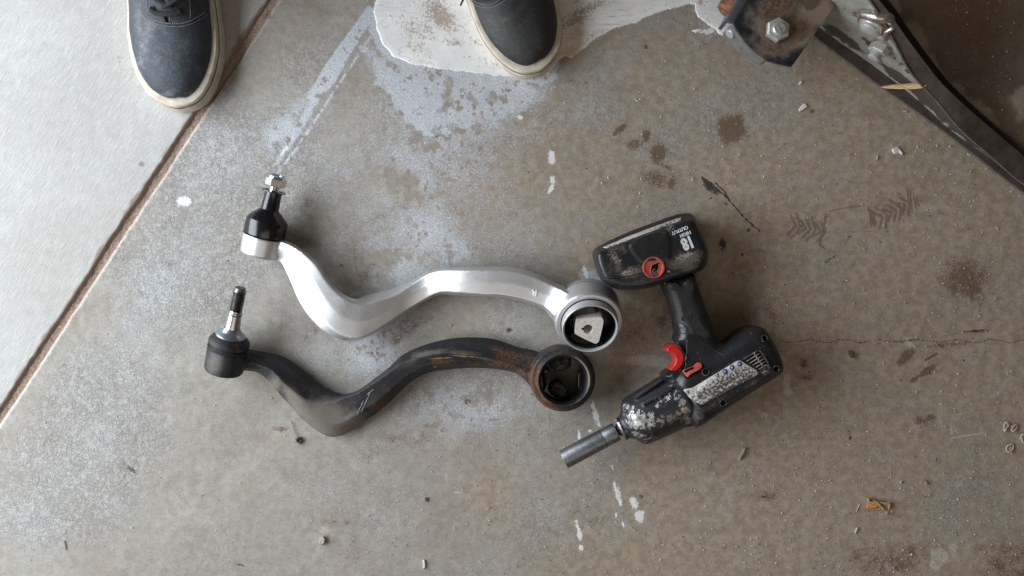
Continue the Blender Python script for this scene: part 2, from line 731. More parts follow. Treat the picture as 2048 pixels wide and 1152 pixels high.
# brown / rust stains; faint broad blobs paint the shade beside arms and wrench
ru = np.zeros(len(k))
for cx, cy, rx, ry, rot, w in [(1462, 258, 26, 27, 0, 1.0), (1475, 236, 12, 5, -30, .7), (1316, 307, 16, 18, 0, .95), (1240, 259, 17, 6, -40, .85), (1293, 270, 9, 15, 15, .72), (1266, 290, 16, 12, 0, .62),
                              (1318, 358, 42, 24, 10, .50), (1343, 368, 10, 14, 0, .70), (1325, 330, 26, 5, 25, .6), (1860, 836, 11, 8, -20, .8), (1845, 842, 22, 10, 0, .58), (1811, 713, 27, 9, -40, .72), (1856, 741, 22, 7, -35, .85), (1830, 758, 14, 5, -30, .75),
                              (1930, 556, 48, 44, 0, .66), (1945, 575, 24, 36, -20, .6), (1606, 727, 9, 11, 0, .62), (1612, 755, 16, 9, 0, .5), (1270, 1005, 0.1, .1, 0, 0), (1283, 993, 5, 4, 0, .8),
                              (1292, 94, 4, 4, 0, .9), (800, 665, 90, 22, -30, .42), (640, 655, 40, 60, 60, .35), (1900, 20, 90, 60, 0, .4), (1625, 223, 6, 5, 0, .75), (560, 858, 18, 6, 0, .6), (800, 880, 130, 30, -20, .33), (615, 420, 16, 60, -5, .35),
                              (1265, 640, 40, 60, 0, .35), (1545, 630, 80, 60, 0, .30), (1330, 630, 40, 50, 0, .35), (1490, 540, 50, 40, 0, .3), (1780, 1120, 120, 40, -5, .42), (2030, 1130, 80, 60, 0, .45),
                              (1190, 1030, 50, 26, 0, .34), (1530, 990, 30, 14, 0, .42), (670, 1045, 40, 10, 0, .34), (740, 560, 30, 40, 0, .35), (1018, 660, 7, 5, 0, .7), (1960, 30, 60, 90, 0, .5), (1690, 300, 50, 14, 0, .3), (1890, 690, 70, 6, -5, .5)]:
    ru = np.maximum(ru, w * blob(x, y, cx, cy, max(rx, .5), max(ry, .5), rot, p=2.6))
RU[k] = np.clip(ru * (.72 + .75 * n3) * (.80 + .42 * n4), 0, 1)

oi = np.zeros(len(k))
for cx, cy, rx, ry, rot, w in [(1418, 372, 17, 9, 40, .95), (1432, 385, 8, 6, 40, .8), (1445, 489, 8, 13, 0, 1.0), (1497, 461, 4, 4, 0, .9), (1484, 509, 3, 5, -20, .85), (1452, 408, 5, 3, 20, .9),
                              (1515, 480, 2, 4, 0, .8), (1018, 660, 6, 4, 0, .75), (283, 328, 6, 6, 0, .7), (683, 531, 4, 3, 0, .8), (1870, 710, 10, 3, -30, .8), (1857, 717, 12, 3.5, -30, .8), (1928, 721, 3, 3, 0, .9), (1700, 875, 5, 7, 0, .7),
                              (1530, 990, 10, 5, -60, .6), (480, 1130, 12, 3, 12, .75), (262, 938, 18, 5, 35, .75), (1873, 919, 3, 3, 0, .8), (1688, 842, 26, 3, -8, .45), (92, 90, 12, 10, 20, .4), (270, 940, 10, 4, 40, .5), (755, 600, 6, 3, 0, .5), (598, 880, 10, 7, 30, .5),
                              (1950, 662, 36, 3, -4, .8), (1462, 62, 20, 14, 0, .2), (440, 1000, 3, 4, 0, .6), (386, 745, 4, 4, 0, .4), (93, 845, 4, 4, 0, .7)]:
    oi = np.maximum(oi, w * blob(x, y, cx, cy, rx, ry, rot))
add_line(oi, x, y, [(1404, 354), (1428, 372), (1450, 392), (1470, 413), (1482, 428), (1500, 446), (1520, 463)], 2.2, .9)
add_line(oi, x, y, [(1405, 358), (1440, 385), (1458, 396)], 2.4, .9)
add_line(oi, x, y, [(1430, 365), (1446, 380), (1455, 392)], 2.0, .9)
add_line(oi, x, y, [(1425, 395), (1418, 398)], 2, .8)
# dark line of dirt running right from the tool
wig = [(1560 + 20 * i, 682 + 3 * math.sin(i * 1.7) + (i % 3) - 1) for i in range(26)]
add_line(oi, x, y, wig, 1.8, .72)
add_line(oi, x, y, [(1740, 690), (1790, 682), (1850, 676), (1930, 666), (1990, 664)], 1.6, .5)
add_line(oi, x, y, [(1690, 842), (1750, 834), (1800, 826)], 1.4, .5)
add_line(oi, x, y, [(1650, 525), (1672, 511)], 3.0, .75)
add_line(oi, x, y, [(1530, 430), (1560, 420), (1590, 410)], 1.5, .4)
for (a, b) in [((1520, 500), (1575, 512)), ((1480, 530), (1570, 556)), ((870, 530), (905, 552)), ((846, 500), (872, 522)), ((1270, 340), (1330, 352))]:
    add_line(oi, x, y, [a, ((a[0] + b[0]) / 2, (a[1] + b[1]) / 2 + 3), b], 1.2, .5)
br = np.zeros(len(k))


def tread(ax, ay, bx, by, half, nn, lean, val):
    """chevrons of a boot print along a-b"""
    d = np.array((bx - ax, by - ay), float)
    L = np.linalg.norm(d)
    d /= L
    e = np.array((-d[1], d[0]))
    for i in range(nn):
        p = np.array((ax, ay)) + d * L * i / (nn - 1)
        tip = p + d * lean
        for s in (-1, 1):
            q2 = p + e * half * s * (0.75 + 0.25 * math.sin(i * 2.1))
            add_line(br, x, y, [tuple(tip), tuple(q2)], 2.9, val * (0.9 + .1 * math.cos(i * 3.3 + s)), 2.0)


tread(1578, 450, 1638, 462, 26, 7, 14, .95)
add_line(br, x, y, [(1652, 430), (1648, 452), (1642, 476), (1640, 490), (1648, 496)], 3.2, .9)
add_line(br, x, y, [(1660, 422), (1690, 416), (1722, 411)], 3, .7)
tread(1752, 440, 1808, 412, 24, 7, 14, 1.0)
for i, xx in enumerate((1815, 1820, 1828, 1834, 1840)):
    add_line(br, x, y, [(xx, 378 + i * 6), (xx + 4, 432 - i * 7)], 2.4, .9)
for i, xx in enumerate((1737, 1742, 1746)):
    add_line(br, x, y, [(xx, 414 + i * 6), (xx + 6, 454 - i * 3)], 2.6, .9)
tread(690, 520, 715, 500, 20, 4, 12, .45)
add_line(br, x, y, [(708, 492), (712, 540)], 2.5, .5)
for cx, cy, rx, ry, rot, w in [(1610, 452, 46, 30, 10, .30), (1785, 425, 50, 34, -20, .32), (1860, 60, 60, 90, -40, .3), (1990, 205, 26, 14, 40, .8), (1930, 190, 18, 24, 30, .5)]:
    br = np.maximum(br, w * blob(x, y, cx, cy, rx, ry, rot))
# scrape marks beyond the steel leg
for i in range(26):
    ax_, ay_ = rng.uniform(1890, 2040), rng.uniform(5, 250)
    a_ = rng.uniform(-1.3, -0.7)
    l_ = rng.uniform(6, 22)
    add_line(br, x, y, [(ax_, ay_), (ax_ + l_ * math.cos(a_), ay_ + l_ * math.sin(a_))], 2.4, .8)
# darker concrete beyond the steel leg (its edge runs up to a lighter patch on the right)
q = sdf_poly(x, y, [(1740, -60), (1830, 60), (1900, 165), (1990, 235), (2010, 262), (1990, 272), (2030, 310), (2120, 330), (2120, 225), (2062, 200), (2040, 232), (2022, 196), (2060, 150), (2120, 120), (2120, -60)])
dark_zone = 1.0 * ss(14, -14, q + (n2 - .5) * 40)
BR[k] = br
OI[k] = oi
set_attr(me_g, 'mask_a', R, C, P)
set_attr(me_g, 'mask_b', RU, OI, BR)
SK = np.zeros(len(GX))
SK[k] = dark_zone * (.7 + .5 * n1)
WD = np.zeros(len(GX))     # pale dust, and the pale slab edge along the joint
wd = np.zeros(len(k))
for cx, cy, rx, ry, rot, w in [(1573, 762, 8, 18, 5, .8), (1576, 784, 9, 8, 0, .8), (1262, 722, 14, 12, 0, .55), (1300, 722, 55, 14, 4, .60), (1530, 830, 10, 8, 0, .6), (1878, 1112, 18, 16, 0, .9), (1872, 1128, 14, 14, 0, .8), (1905, 1095, 12, 14, 30, .55), (1918, 1118, 30, 16, 20, .40),
                              (1930, 872, 44, 2.4, -10, .7), (1903, 862, 3, 14, -10, .6), (1820, 690, 8, 18, -35, .6), (650, 1060, 14, 12, 0, .5), (1560, 880, 60, 20, 0, .3), (1600, 1000, 60, 40, 0, .22), (640, 1080, 30, 20, 0, .3), (915, 985, 12, 3, 0, .6)]:
    wd = np.maximum(wd, w * blob(x, y, cx, cy, rx, ry, rot, p=3))
vk = (x - SO[0]) * SN[0] + (y - SO[1]) * SN[1]
wd = np.maximum(wd, .5 * blob(vk, vk * 0, 13, 0, 6, 6) * (n3 > .36))  # chipped pale slab edge, its catch of light put into the colour
WD[k] = wd
TN = np.zeros(len(GX))     # brown dirt trodden in, further inside the garage
tn = fbm(x, y, 330, 4, 515) * .9 + fbm(x, y, 90, 3, 616) * .35
tn = ss(.52, .80, tn + .30 * ss(500, 1900, x + .25 * (y - 576)) - .05)
for cx, cy, rx, ry, w in [(1760, 520, 200, 110, .8), (1500, 640, 160, 90, .8), (1270, 650, 70, 80, .9), (1780, 1100, 300, 90, .9), (1330, 330, 150, 90, .6), (800, 900, 260, 60, .5), (1690, 800, 150, 60, .7), (640, 420, 60, 60, .5), (1900, 980, 160, 100, .6)]:
    tn = np.maximum(tn, w * blob(x, y, cx, cy, rx, ry))
TN[k] = np.clip(tn * (.30 + .70 * ss(650, 1300, x + .3 * (n1 - .5) * 400)), 0, 1)
set_attr(me_g, 'mask_c', SK, WD, TN)


def floor_material():
    m = Mat('garage_concrete', 0.62)
    a, b, c = m.attr('mask_a'), m.attr('mask_b'), m.attr('mask_c')
    fine = m.noise(2600, 2, .7)
    grain = m.noise(560, 5, .78)
    mott = m.noise(95, 5, .62)
    big = m.noise(9, 4, .55)
    patch = m.noise(28, 5, .6, dist=.4)
    big2 = m.noise(5.5, 4, .6, m.vec((1, 1, 1), (0, 0, 1.1)))
    med = m.noise(15, 5, .62, dist=.6)
    base = m.mix(m.step(big, .38, .60), (.292, .262, .222), (.325, .305, .275))
    base = m.mix(m.math('MULTIPLY', m.step(big2, .50, .66), .8), base, (.335, .298, .248))
    base = m.mix(m.math('MULTIPLY', m.step(med, .50, .68), .75), base, (.385, .368, .340))
    base = m.mix(m.math('MULTIPLY', m.step(med, .46, .30), .55), base, (.215, .185, .150))
    base = m.mix(m.math('MULTIPLY', m.ragged(c[2], med, .22, .10, .90), .72), base, m.mix(m.step(mott, .35, .65), (.300, .222, .145), (.385, .295, .205)))
    base = m.mix(m.math('MULTIPLY', m.step(patch, .52, .68), .45), base, (.385, .362, .325))
    base = m.mix(m.step(mott, .32, .66), m.mix(.42, base, (.190, .155, .118)), base)
    # light / dark sand grains of worn cement paste
    base = m.mix(m.math('MULTIPLY', m.step(grain, .54, .66), .45), base, (.54, .50, .44))
    base = m.mix(m.math('MULTIPLY', m.step(grain, .46, .34), .50), base, (.130, .103, .075))
    base = m.mix(m.math('MULTIPLY', m.step(fine, .63, .70), .75), base, (.62, .59, .54))
    # craze cracks: cells split by thin lines, cells differ a little in tone
    wv = m.warp(.010, 95, 3)
    ce = m.voro(78, wv)
    ce2 = m.voro(210, wv)
    cellc = m.voro(230, wv, 'F1', 'Color')
    sep = m.t.nodes.new('ShaderNodeSeparateColor')
    m.link(cellc, sep.inputs[0])
    crz = a[1]
    strong = m.step(crz, .38, .80)
    pale = m.math('MULTIPLY', m.step(m.math('ADD', sep.outputs[0], m.math('MULTIPLY', m.math('SUBTRACT', grain, .5), .9)), .50, .78), strong)
    base = m.mix(m.math('MULTIPLY', strong, .55), base, m.mix(m.step(grain, .42, .60), (.215, .21, .20), (.335, .33, .322)))
    base = m.mix(m.math('MULTIPLY', pale, .30), base, (.55, .54, .52))
    line = m.math('MULTIPLY', m.step(ce, .045, .010), m.step(crz, .26, .85))
    line = m.math('MULTIPLY', line, m.step(m.noise(30, 4), .46, .64))
    line2 = m.math('MULTIPLY', m.step(ce2, .11, .03), m.math('MULTIPLY', strong, .55))
    line = m.math('MAXIMUM', line, line2)
    base = m.mix(m.math('MULTIPLY', line, .74), base, (.150, .130, .110))
    # residue
    rn = m.noise(430, 6, .78)
    rn2 = m.noise(60, 5, .65)
    rmix = m.math('ADD', m.math('MULTIPLY', rn, .55), m.math('MULTIPLY', rn2, .45))
    rf = m.ragged(a[0], m.math('ADD', m.math('MULTIPLY', rn, .88), m.math('MULTIPLY', rn2, .12)), 2.0, .36, .86)
    thin = m.ragged(a[0], rmix, .8, .14, .85)
    base = m.mix(m.math('MULTIPLY', thin, .74), base, m.mix(m.step(grain, .36, .62), (.34, .355, .39), (.52, .55, .60)))
    base = m.mix(m.math('MULTIPLY', rf, .54), base, m.mix(m.step(grain, .35, .65), (.42, .45, .50), (.72, .75, .80)))
    base = m.mix(m.math('MULTIPLY', m.step(rn, .55, .66), m.math('MULTIPLY', thin, .62)), base, (.66, .69, .74))
    # dust and the pale slab edge
    base = m.mix(m.math('MULTIPLY', m.ragged(c[1], rn, 1.0, .30, .62), .70), base, (.52, .48, .42))
    # darker area beyond the leg
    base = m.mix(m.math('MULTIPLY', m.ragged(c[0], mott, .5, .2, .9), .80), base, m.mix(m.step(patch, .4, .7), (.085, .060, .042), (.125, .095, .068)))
    # rust and dirt, with the brown shade blobs
    st = m.ragged(b[0], m.math('ADD', m.math('MULTIPLY', rn, .7), m.math('MULTIPLY', rn2, .3)), 1.5, .34, .66)
    base = m.mix(m.math('MULTIPLY', st, .92), base, m.mix(rn, (.045, .022, .012), (.16, .088, .050)))
    halo = m.ragged(b[0], rn2, .5, .12, .8)
    base = m.mix(m.math('MULTIPLY', halo, .38), base, (.20, .14, .09))
    pr = m.ragged(b[2], rn, .6, .30, .62)
    base = m.mix(m.math('MULTIPLY', pr, .60), base, (.115, .075, .046))
    oi_ = m.ragged(b[1], rn, 1.1, .42, .66)
    base = m.mix(m.math('MULTIPLY', oi_, .92), base, (.022, .018, .015))
    # dark specks everywhere
    sp = m.noise(480, 2, .5)
    base = m.mix(m.math('MULTIPLY', m.step(sp, .70, .74), .75), base, (.05, .04, .03))
    # white paint marks
    pf = m.ragged(a[2], rmix, 1.7, .48, .60)
    base = m.mix(pf, base, (.74, .74, .72))
    m.col(base)
    rr = m.math('SUBTRACT', .70, m.math('MULTIPLY', m.step(patch, .35, .7), .16))
    m.rough(m.math('SUBTRACT', rr, m.math('MULTIPLY', m.step(c[0], .2, .8), .15)))
    h = m.math('ADD', m.math('MULTIPLY', grain, .8), m.math('MULTIPLY', fine, .25))
    h = m.math('SUBTRACT', h, m.math('MULTIPLY', line, .9))
    h = m.math('ADD', h, m.math('MULTIPLY', rf, .30))
    h = m.math('ADD', h, m.math('MULTIPLY', pf, .6))
    m.bump(h, .55, .0007)
    return m.m


g = obj('garage_floor', me_g, floor_material())
g['kind'] = 'structure'
g['label'] = 'worn stained concrete garage floor with pale residue and craze cracks'

# --- driveway slab left of the joint
u_d = np.concatenate([[-7000, -3000, -1500], np.arange(-900, 1330, 5.0), [1700, 2600, 4500]])
v_d = np.concatenate([[-5000, -2500, -1200, -760], np.arange(-640, -24, 5.0), [-22, -19, -17, -15, -13, -11, -9, -7, -5, -3.5, -2]])


def z_drive(U, V, X, Y):
    w = edge_wob(U, 8)
    t = np.clip((-(V + w * ss(-30, -8, V)) - 1) / 9, 0, 1)
    z = -0.0062 * (1 - t * t * (3 - 2 * t))
    near = (np.abs(X - 1024) < 1300) & (np.abs(Y - 576) < 900)
    return z + np.where(near, (fbm(X, Y, 260, 3, 6) - .5) * 0.001 + (fbm(X, Y, 18, 3, 8) - .5) * 0.0004, 0)


me_d, DX, DY = grid_mesh('driveway_slab', u_d, v_d, z_drive)
dirt_shade = np.zeros(len(DX))
vv = (DX - SO[0]) * SN[0] + (DY - SO[1]) * SN[1]
dirt_shade = ss(-21, -5, vv + (fbm(DX, DY, 25, 3, 12) - .5) * 14)  # dirt along the joint edge, with the slope's shade painted in
st = np.zeros(len(DX))
for cx, cy, rx, ry, rot, w in [(283, 328, 7, 6, 0, 1), (292, 352, 5, 4, 0, .6), (90, 88, 15, 12, 30, .55), (60, 470, 30, 24, 30, .4), (70, 520, 16, 40, -20, .35), (240, 115, 10, 4, 0, .7), (120, 418, 8, 6, 0, .5), (2, 165, 5, 4, 0, .8), (37, 35, 4, 4, 0, .8), (65, 380, 10, 30, 0, .35),
                              (155, 340, 3, 3, 0, .8), (130, 345, 2.5, 2.5, 0, .8), (30, 600, 20, 40, 20, .35), (100, 560, 9, 6, 0, .5), (230, 40, 16, 40, 40, .3)]:
    st = np.maximum(st, w * blob(DX, DY, cx, cy, rx, ry, rot))
set_attr(me_d, 'mask_a', dirt_shade, st, st * 0)


def driveway_material():
    m = Mat('brushed_concrete', 0.75)
    a = m.attr('mask_a')
    ang = math.atan2(-SD[1], SD[0])
    v = m.vec((1, 1, 1), (0, 0, -ang))
    v2 = m.vec((60, 700, 60), (0, 0, 0), v)
    brush = m.noise(1.0, 4, .65, v2)
    grain = m.noise(560, 5, .78)
    mott = m.noise(60, 5, .6)
    big = m.noise(7, 3)
    base = m.mix(m.step(big, .35, .65), (.395, .386, .376), (.445, .438, .428))
    base = m.mix(m.math('MULTIPLY', m.step(m.noise(4.2, 4, .6), .50, .68), .55), base, (.385, .355, .315))
    base = m.mix(m.step(mott, .35, .65), m.mix(.35, base, (.33, .315, .295)), base)
    base = m.mix(m.math('MULTIPLY', m.step(brush, .50, .36), .38), base, (.27, .26, .245))
    base = m.mix(m.math('MULTIPLY', m.step(brush, .54, .66), .42), base, (.62, .615, .60))
    base = m.mix(m.math('MULTIPLY', m.step(grain, .54, .66), .34), base, (.66, .655, .64))
    base = m.mix(m.math('MULTIPLY', m.step(grain, .46, .36), .36), base, (.24, .23, .22))
    sp = m.noise(330, 2, .5)
    base = m.mix(m.math('MULTIPLY', m.step(sp, .735, .765), .75), base, (.10, .09, .085))
    base = m.mix(m.math('MULTIPLY', m.ragged(a[1], grain, .9, .40, .8), .75), base, (.17, .15, .13))
    base = m.mix(m.math('MULTIPLY', m.ragged(a[0], grain, .5, .25, .85), .80), base, (.20, .125, .082))
    m.col(base)
    h = m.math('ADD', m.math('MULTIPLY', brush, 1.0), m.math('MULTIPLY', grain, .6))
    m.bump(h, .6, .0008)
    return m.m


d = obj('driveway_slab', me_d, driveway_material())
d['kind'] = 'structure'
d['label'] = 'pale brushed concrete slab left of the sandy joint'

# --- reddish sand filling the joint
u_s = np.concatenate([[-7000, -2000], np.arange(-900, 1330, 2.5), [2000, 4500]])
v_s = np.arange(-9, 12.1, 2.0)
me_s, SX, SY = grid_mesh('joint_sand', u_s, v_s, lambda U, V, X, Y: -0.0046 + (fbm(X, Y, 30, 3, 40) - .5) * .0012 + (vnoise(X, Y, 3.4, 41) - .5) * .0016 - .0000045 * (V + 1) ** 2)
ms = Mat('joint_sand', .9)
gr = ms.noise(1100, 3, .75)
ms.col(ms.mix(ms.step(gr, .40, .62), ms.mix(ms.noise(40), (.13, .075, .05), (.24, .15, .11)), (.62, .47, .38)))
ms.bump(gr, .8, .0012)
s_ = obj('joint_sand', me_s, ms.m)
s_['kind'] = 'structure'

# --- loose grit
def grit(name, n, mat, sampler, smin, smax):
    mb = MB()
    base = [(1, 0, 0), (-.5, .87, 0), (-.5, -.87, 0), (0.1, 0, .9), (-.1, .1, -.5)]
    fc = [(0, 1, 3), (1, 2, 3), (2, 0, 3), (1, 0, 4), (2, 1, 4), (0, 2, 4)]
    for _ in range(n):
        px, py = sampler()
        s = smin + (smax - smin) * rng.random() ** 3
        c = W(px, py, .0009 + s * .25)
        a = rng.uniform(0, 6.28)
        sx, sy = rng.uniform(.6, 1.5), rng.uniform(.5, 1.0)
        ca, sa = math.cos(a), math.sin(a)
        mb.add([c + Vector(((b[0] * sx * ca - b[1] * sy * sa) * s, (b[0] * sx * sa + b[1] * sy * ca) * s, b[2] * s * .6)) for b in base], fc)
    o = obj(name, mb, mat, smooth=False)
    o['kind'] = 'stuff'
    return o


def samp_right():
    while True:
        px, py = rng.uniform(20, 2040), rng.uniform(0, 1150)
        v = (px - SO[0]) * SN[0] + (py - SO[1]) * SN[1]
        if v > 30 and rng.random() < .12 + .88 * ss(300, 1400, np.array(v)):
            return px, py


def samp_joint():
    u, v = rng.uniform(-800, 1200), rng.uniform(-8, 9)
    return uv_px(u, v)


grit('pale_grit', 5200, simple('pale_grit', (.58, .53, .45), .8, var=.3, scale=200, bump=0), samp_right, .0004, .0016)
grit('dark_grit', 1500, simple('dark_grit', (.05, .04, .03), .8, bump=0), samp_right, .0004, .0013)
jg = grit('joint_grit', 1400, simple('joint_grit', (.46, .34, .26), .85, var=.4, scale=150, bump=0), samp_joint, .0004, .0012)
for p in jg.data.vertices:
    p.co.z -= .0042

# --- dried white paint
mp = Mat('dried_paint', .42)
pn = mp.noise(330, 6, .75)
pn2 = mp.noise(22, 5, .6)
pb = mp.mix(mp.step(pn2, .35, .7), (.80, .79, .77), (.87, .86, .84))
v = mp.vec((30, 420, 30), (0, 0, math.radians(-20)))
sw = mp.noise(1.0, 4, .6, v)
am = mp.attr('mask_a')
pb = mp.mix(mp.math('MULTIPLY', mp.step(sw, .52, .70), am[1]), pb, (.44, .46, .50))
pb = mp.mix(mp.math('MULTIPLY', mp.step(pn2, .62, .46), .22), pb, (.60, .63, .68))
wr = mp.warp(.02, 60, 3)
ck = mp.math('MULTIPLY', mp.step(mp.voro(42, wr), .018, .004), mp.step(mp.noise(25, 3), .46, .6))
pb = mp.mix(mp.math('MULTIPLY', ck, .55), pb, (.32, .27, .22))
pb = mp.mix(mp.math('MULTIPLY', mp.ragged(am[0], pn, 1.5, .42, .80), .72), pb, (.30, .20, .13))
pb = mp.mix(mp.math('MULTIPLY', mp.ragged(am[2], pn, .8, .3, .9), .75), pb, (.62, .45, .29))
pb = mp.mix(mp.step(mp.noise(800, 3, .6), .66, .70), pb, (.16, .12, .09))
mp.col(pb)
mp.bump(mp.math('ADD', mp.math('MULTIPLY', sw, .6), mp.math('MULTIPLY', pn, .5)), .35, .0008)


def sheet(outline, h, cell=5, wob=1.2, seed=1, edge=7):
    """a thin dried film with a rounded, slightly ragged rim"""
    xs = [p[0] for p in outline]
    ys = [p[1] for p in outline]
    gx = np.arange(min(xs) - 6, max(xs) + 8, cell)
    gy = np.arange(min(ys) - 6, max(ys) + 8, cell)
    X, Y = np.meshgrid(gx, gy, indexing='ij')
    d = sdf_poly(X, Y, outline) + (fbm(X, Y, 22, 3, seed) - .5) * wob * 4
    prof = np.sqrt(np.clip(-d / edge, 0, 1))
    Z = h * prof + (fbm(X, Y, 60, 3, seed + 3) - .5) * .0006 * prof + np.where(d > 0, -.0022, .0005)
    nx, ny = X.shape
    idx = np.arange(nx * ny).reshape(nx, ny)
    co = [W(a, b, c) if c > 0 else W(a, b, 0) + Vector((0, 0, c)) for a, b, c in zip(X.ravel(), Y.ravel(), Z.ravel())]
    ok = d < cell * 1.6
    f = []
    for i in range(nx - 1):
        for j in range(ny - 1):
            if ok[i, j] and ok[i + 1, j] and ok[i, j + 1] and ok[i + 1, j + 1]:
                f.append((idx[i, j], idx[i, j + 1], idx[i + 1, j + 1], idx[i + 1, j]))
    used = sorted({q for t in f for q in t})
    re = {q: i for i, q in enumerate(used)}
    mb = MB()
    mb.add([co[q] for q in used], [tuple(re[q] for q in t) for t in f])
    return mb


spill = [(757, -130), (750, -40), (749, 20), (752, 58), (764, 88), (786, 112), (820, 127), (870, 136), (930, 145), (1000, 152), (1060, 156),
         (1100, 150), (1118, 120), (1130, 113), (1144, 118), (1168, 98), (1188, 80), (1216, 64), (1246, 52), (1258, 47), (1275, 44), (1290, 36), (1320, 26), (1352, 16),
         (1378, 8), (1389, 10), (1391, 20), (1397, 33), (1412, 45), (1424, 54), (1433, 60), (1440, 69), (1450, 72), (1460, 71), (1463, 55), (1470, 30), (1480, 12), (1490, -10), (1500, -60), (1480, -130)]
o = obj('dried_paint', sheet(spill, .0006, 2.0, 1.5, 5, 12), mp.m)
mask_attr(o, 'mask_a', [[(880, 30, 44, 22, 40, .95), (830, 60, 50, 30, 60, .55), (1000, 130, 60, 14, 8, .5), (860, 60, 30, 10, 60, .6), (910, 85, 26, 8, 5, .7), (960, 85, 30, 10, 10, .6), (830, 95, 40, 22, 20, .5), (1170, 20, 60, 12, -25, .8), (1150, 40, 40, 14, -25, .8), (1190, 70, 40, 8, -28, .55), (845, 20, 20, 40, -50, .45), (1400, 5, 14, 8, 0, .7), (1130, 105, 16, 8, -20, .6), (880, 5, 14, 12, 0, .6), (900, 50, 20, 6, 60, .7)],
                        [(1200, 30, 130, 40, -20, 1.0), (780, 20, 40, 40, 0, .5), (1440, 0, 40, 20, -40, .7), (1060, 150, 80, 12, 5, .8)],
                        [(1140, 105, 34, 18, -25, .9), (1150, 70, 40, 22, -20, .7), (1210, 60, 60, 8, -28, .5)]])
tag(o, 'dried white paint spilled across the concrete beneath the right shoe', 'paint spill')
o = obj('dried_paint', sheet([(1383, 61), (1392, 57), (1401, 56), (1408, 58), (1400, 63), (1391, 66)], .0012, 1.5, .2, 9, 2), mp.m)
mask_attr(o, 'mask_a', [[], [], []])
tag(o, 'small separate drop of dried white paint left of the rusty bracket', 'paint drop')


# ================================================================== CONTROL ARMS
def stations(rows, n=4):
    """rows of equal length lists of (px,py,z) -> densified"""
    rows = [[np.array(p, float) for p in r] for r in rows]
    m = len(rows[0])
    out = []
    for k in range(m):
        out.append(catmull([r[k] for r in rows], n))
    return [[out[k][i] for k in range(m)] for i in range(len(out[0]))]


def ring_world(r):
    return [W(*p) for p in r]


def axis_frame(A):
    A = Vector(A).normalized()
    e1 = (Vector((1, 0, 0)) - A * A.x).normalized()
    return A, e1, A.cross(e1)


def px_on_plane(px, py, C, A):
    o = Vector((0, 0, H))
    d = W(px, py, 0) - o
    t = (C - o).dot(A) / d.dot(A)
    return o + d * t


# materials
m_silver = Mat('silver_paint', .40, .78, (.5, .5, .5))
sn = m_silver.noise(2400, 2, .6)
m_silver.col(m_silver.mix(m_silver.step(sn, .3, .7), (.57, .57, .58), (.72, .72, .73)))
m_silver.rough(m_silver.step(m_silver.noise(500, 3), .3, .7, .36, .47))
m_silver.bump(m_silver.noise(1100, 3, .6), .25, .0004)

m_black = Mat('weathered_black_steel', .50, spec=.32)
a = m_black.attr('wear')
nz = m_black.noise(420, 6, .75)
nz2 = m_black.noise(70, 5, .6)
c = m_black.mix(m_black.step(nz2, .3, .7), (.016, .017, .020), (.028, .028, .030))
dustf = m_black.ragged(a[1], m_black.math('ADD', m_black.math('MULTIPLY', nz, .4), m_black.math('MULTIPLY', nz2, .6)), .45, .12, .80)
c = m_black.mix(m_black.math('MULTIPLY', dustf, .85), c, m_black.mix(nz, (.145, .128, .110), (.235, .208, .178)))
rustf = m_black.ragged(a[0], m_black.math('ADD', m_black.math('MULTIPLY', nz, .6), m_black.math('MULTIPLY', nz2, .4)), 1.3, .36, .74)
c = m_black.mix(m_black.math('MULTIPLY', rustf, .9), c, m_black.mix(m_black.step(nz, .35, .65), (.040, .019, .011), (.150, .074, .036)))
yel = m_black.ragged(a[2], nz2, .9, .42, .8)
c = m_black.mix(m_black.math('MULTIPLY', yel, .9), c, (.36, .18, .03))
c = m_black.mix(m_black.math('MULTIPLY', m_black.step(m_black.noise(700, 2), .70, .73), .8), c, (.42, .40, .37))
m_black.col(c)
m_black.rough(m_black.math('ADD', .50, m_black.math('MULTIPLY', m_black.math('MAXIMUM', dustf, rustf), .35)))
m_black.bump(m_black.math('ADD', nz, m_black.math('MULTIPLY', rustf, .6)), .28, .0006)

m_rub = simple('black_rubber', (.006, .006, .008), .22, bump=.05, var=.3, spec=.6)
m_rubmat = simple('dull_rubber', (.013, .013, .014), .62, bump=.3, var=.4, grime=(.11, .095, .08), grime_amt=.25)
m_chrome = simple('zinc_plated', (.80, .81, .82), .16, 1.0, var=.06, bump=.03)
m_steel = simple('machined_steel', (.52, .51, .50), .28, 1.0, var=.2, bump=.1, grime=(.10, .08, .07), grime_amt=.3)
m_dsteel = simple('dark_steel', (.16, .155, .15), .38, 1.0, var=.3, bump=.1)
m_alu = simple('cast_aluminium', (.74, .70, .66), .60, .15, var=.12, bump=.5, scale=300, grime=(.38, .31, .25), grime_amt=.22, gscale=200)
m_sleeve = simple('grey_painted_sleeve', (.46, .46, .47), .42, .35, var=.1, bump=.15)
m_dark = simple('dark_cavity', (.005, .005, .005), .9, bump=0, spec=.05)  # near-black; flat hole and slot pieces get their inner shade from it

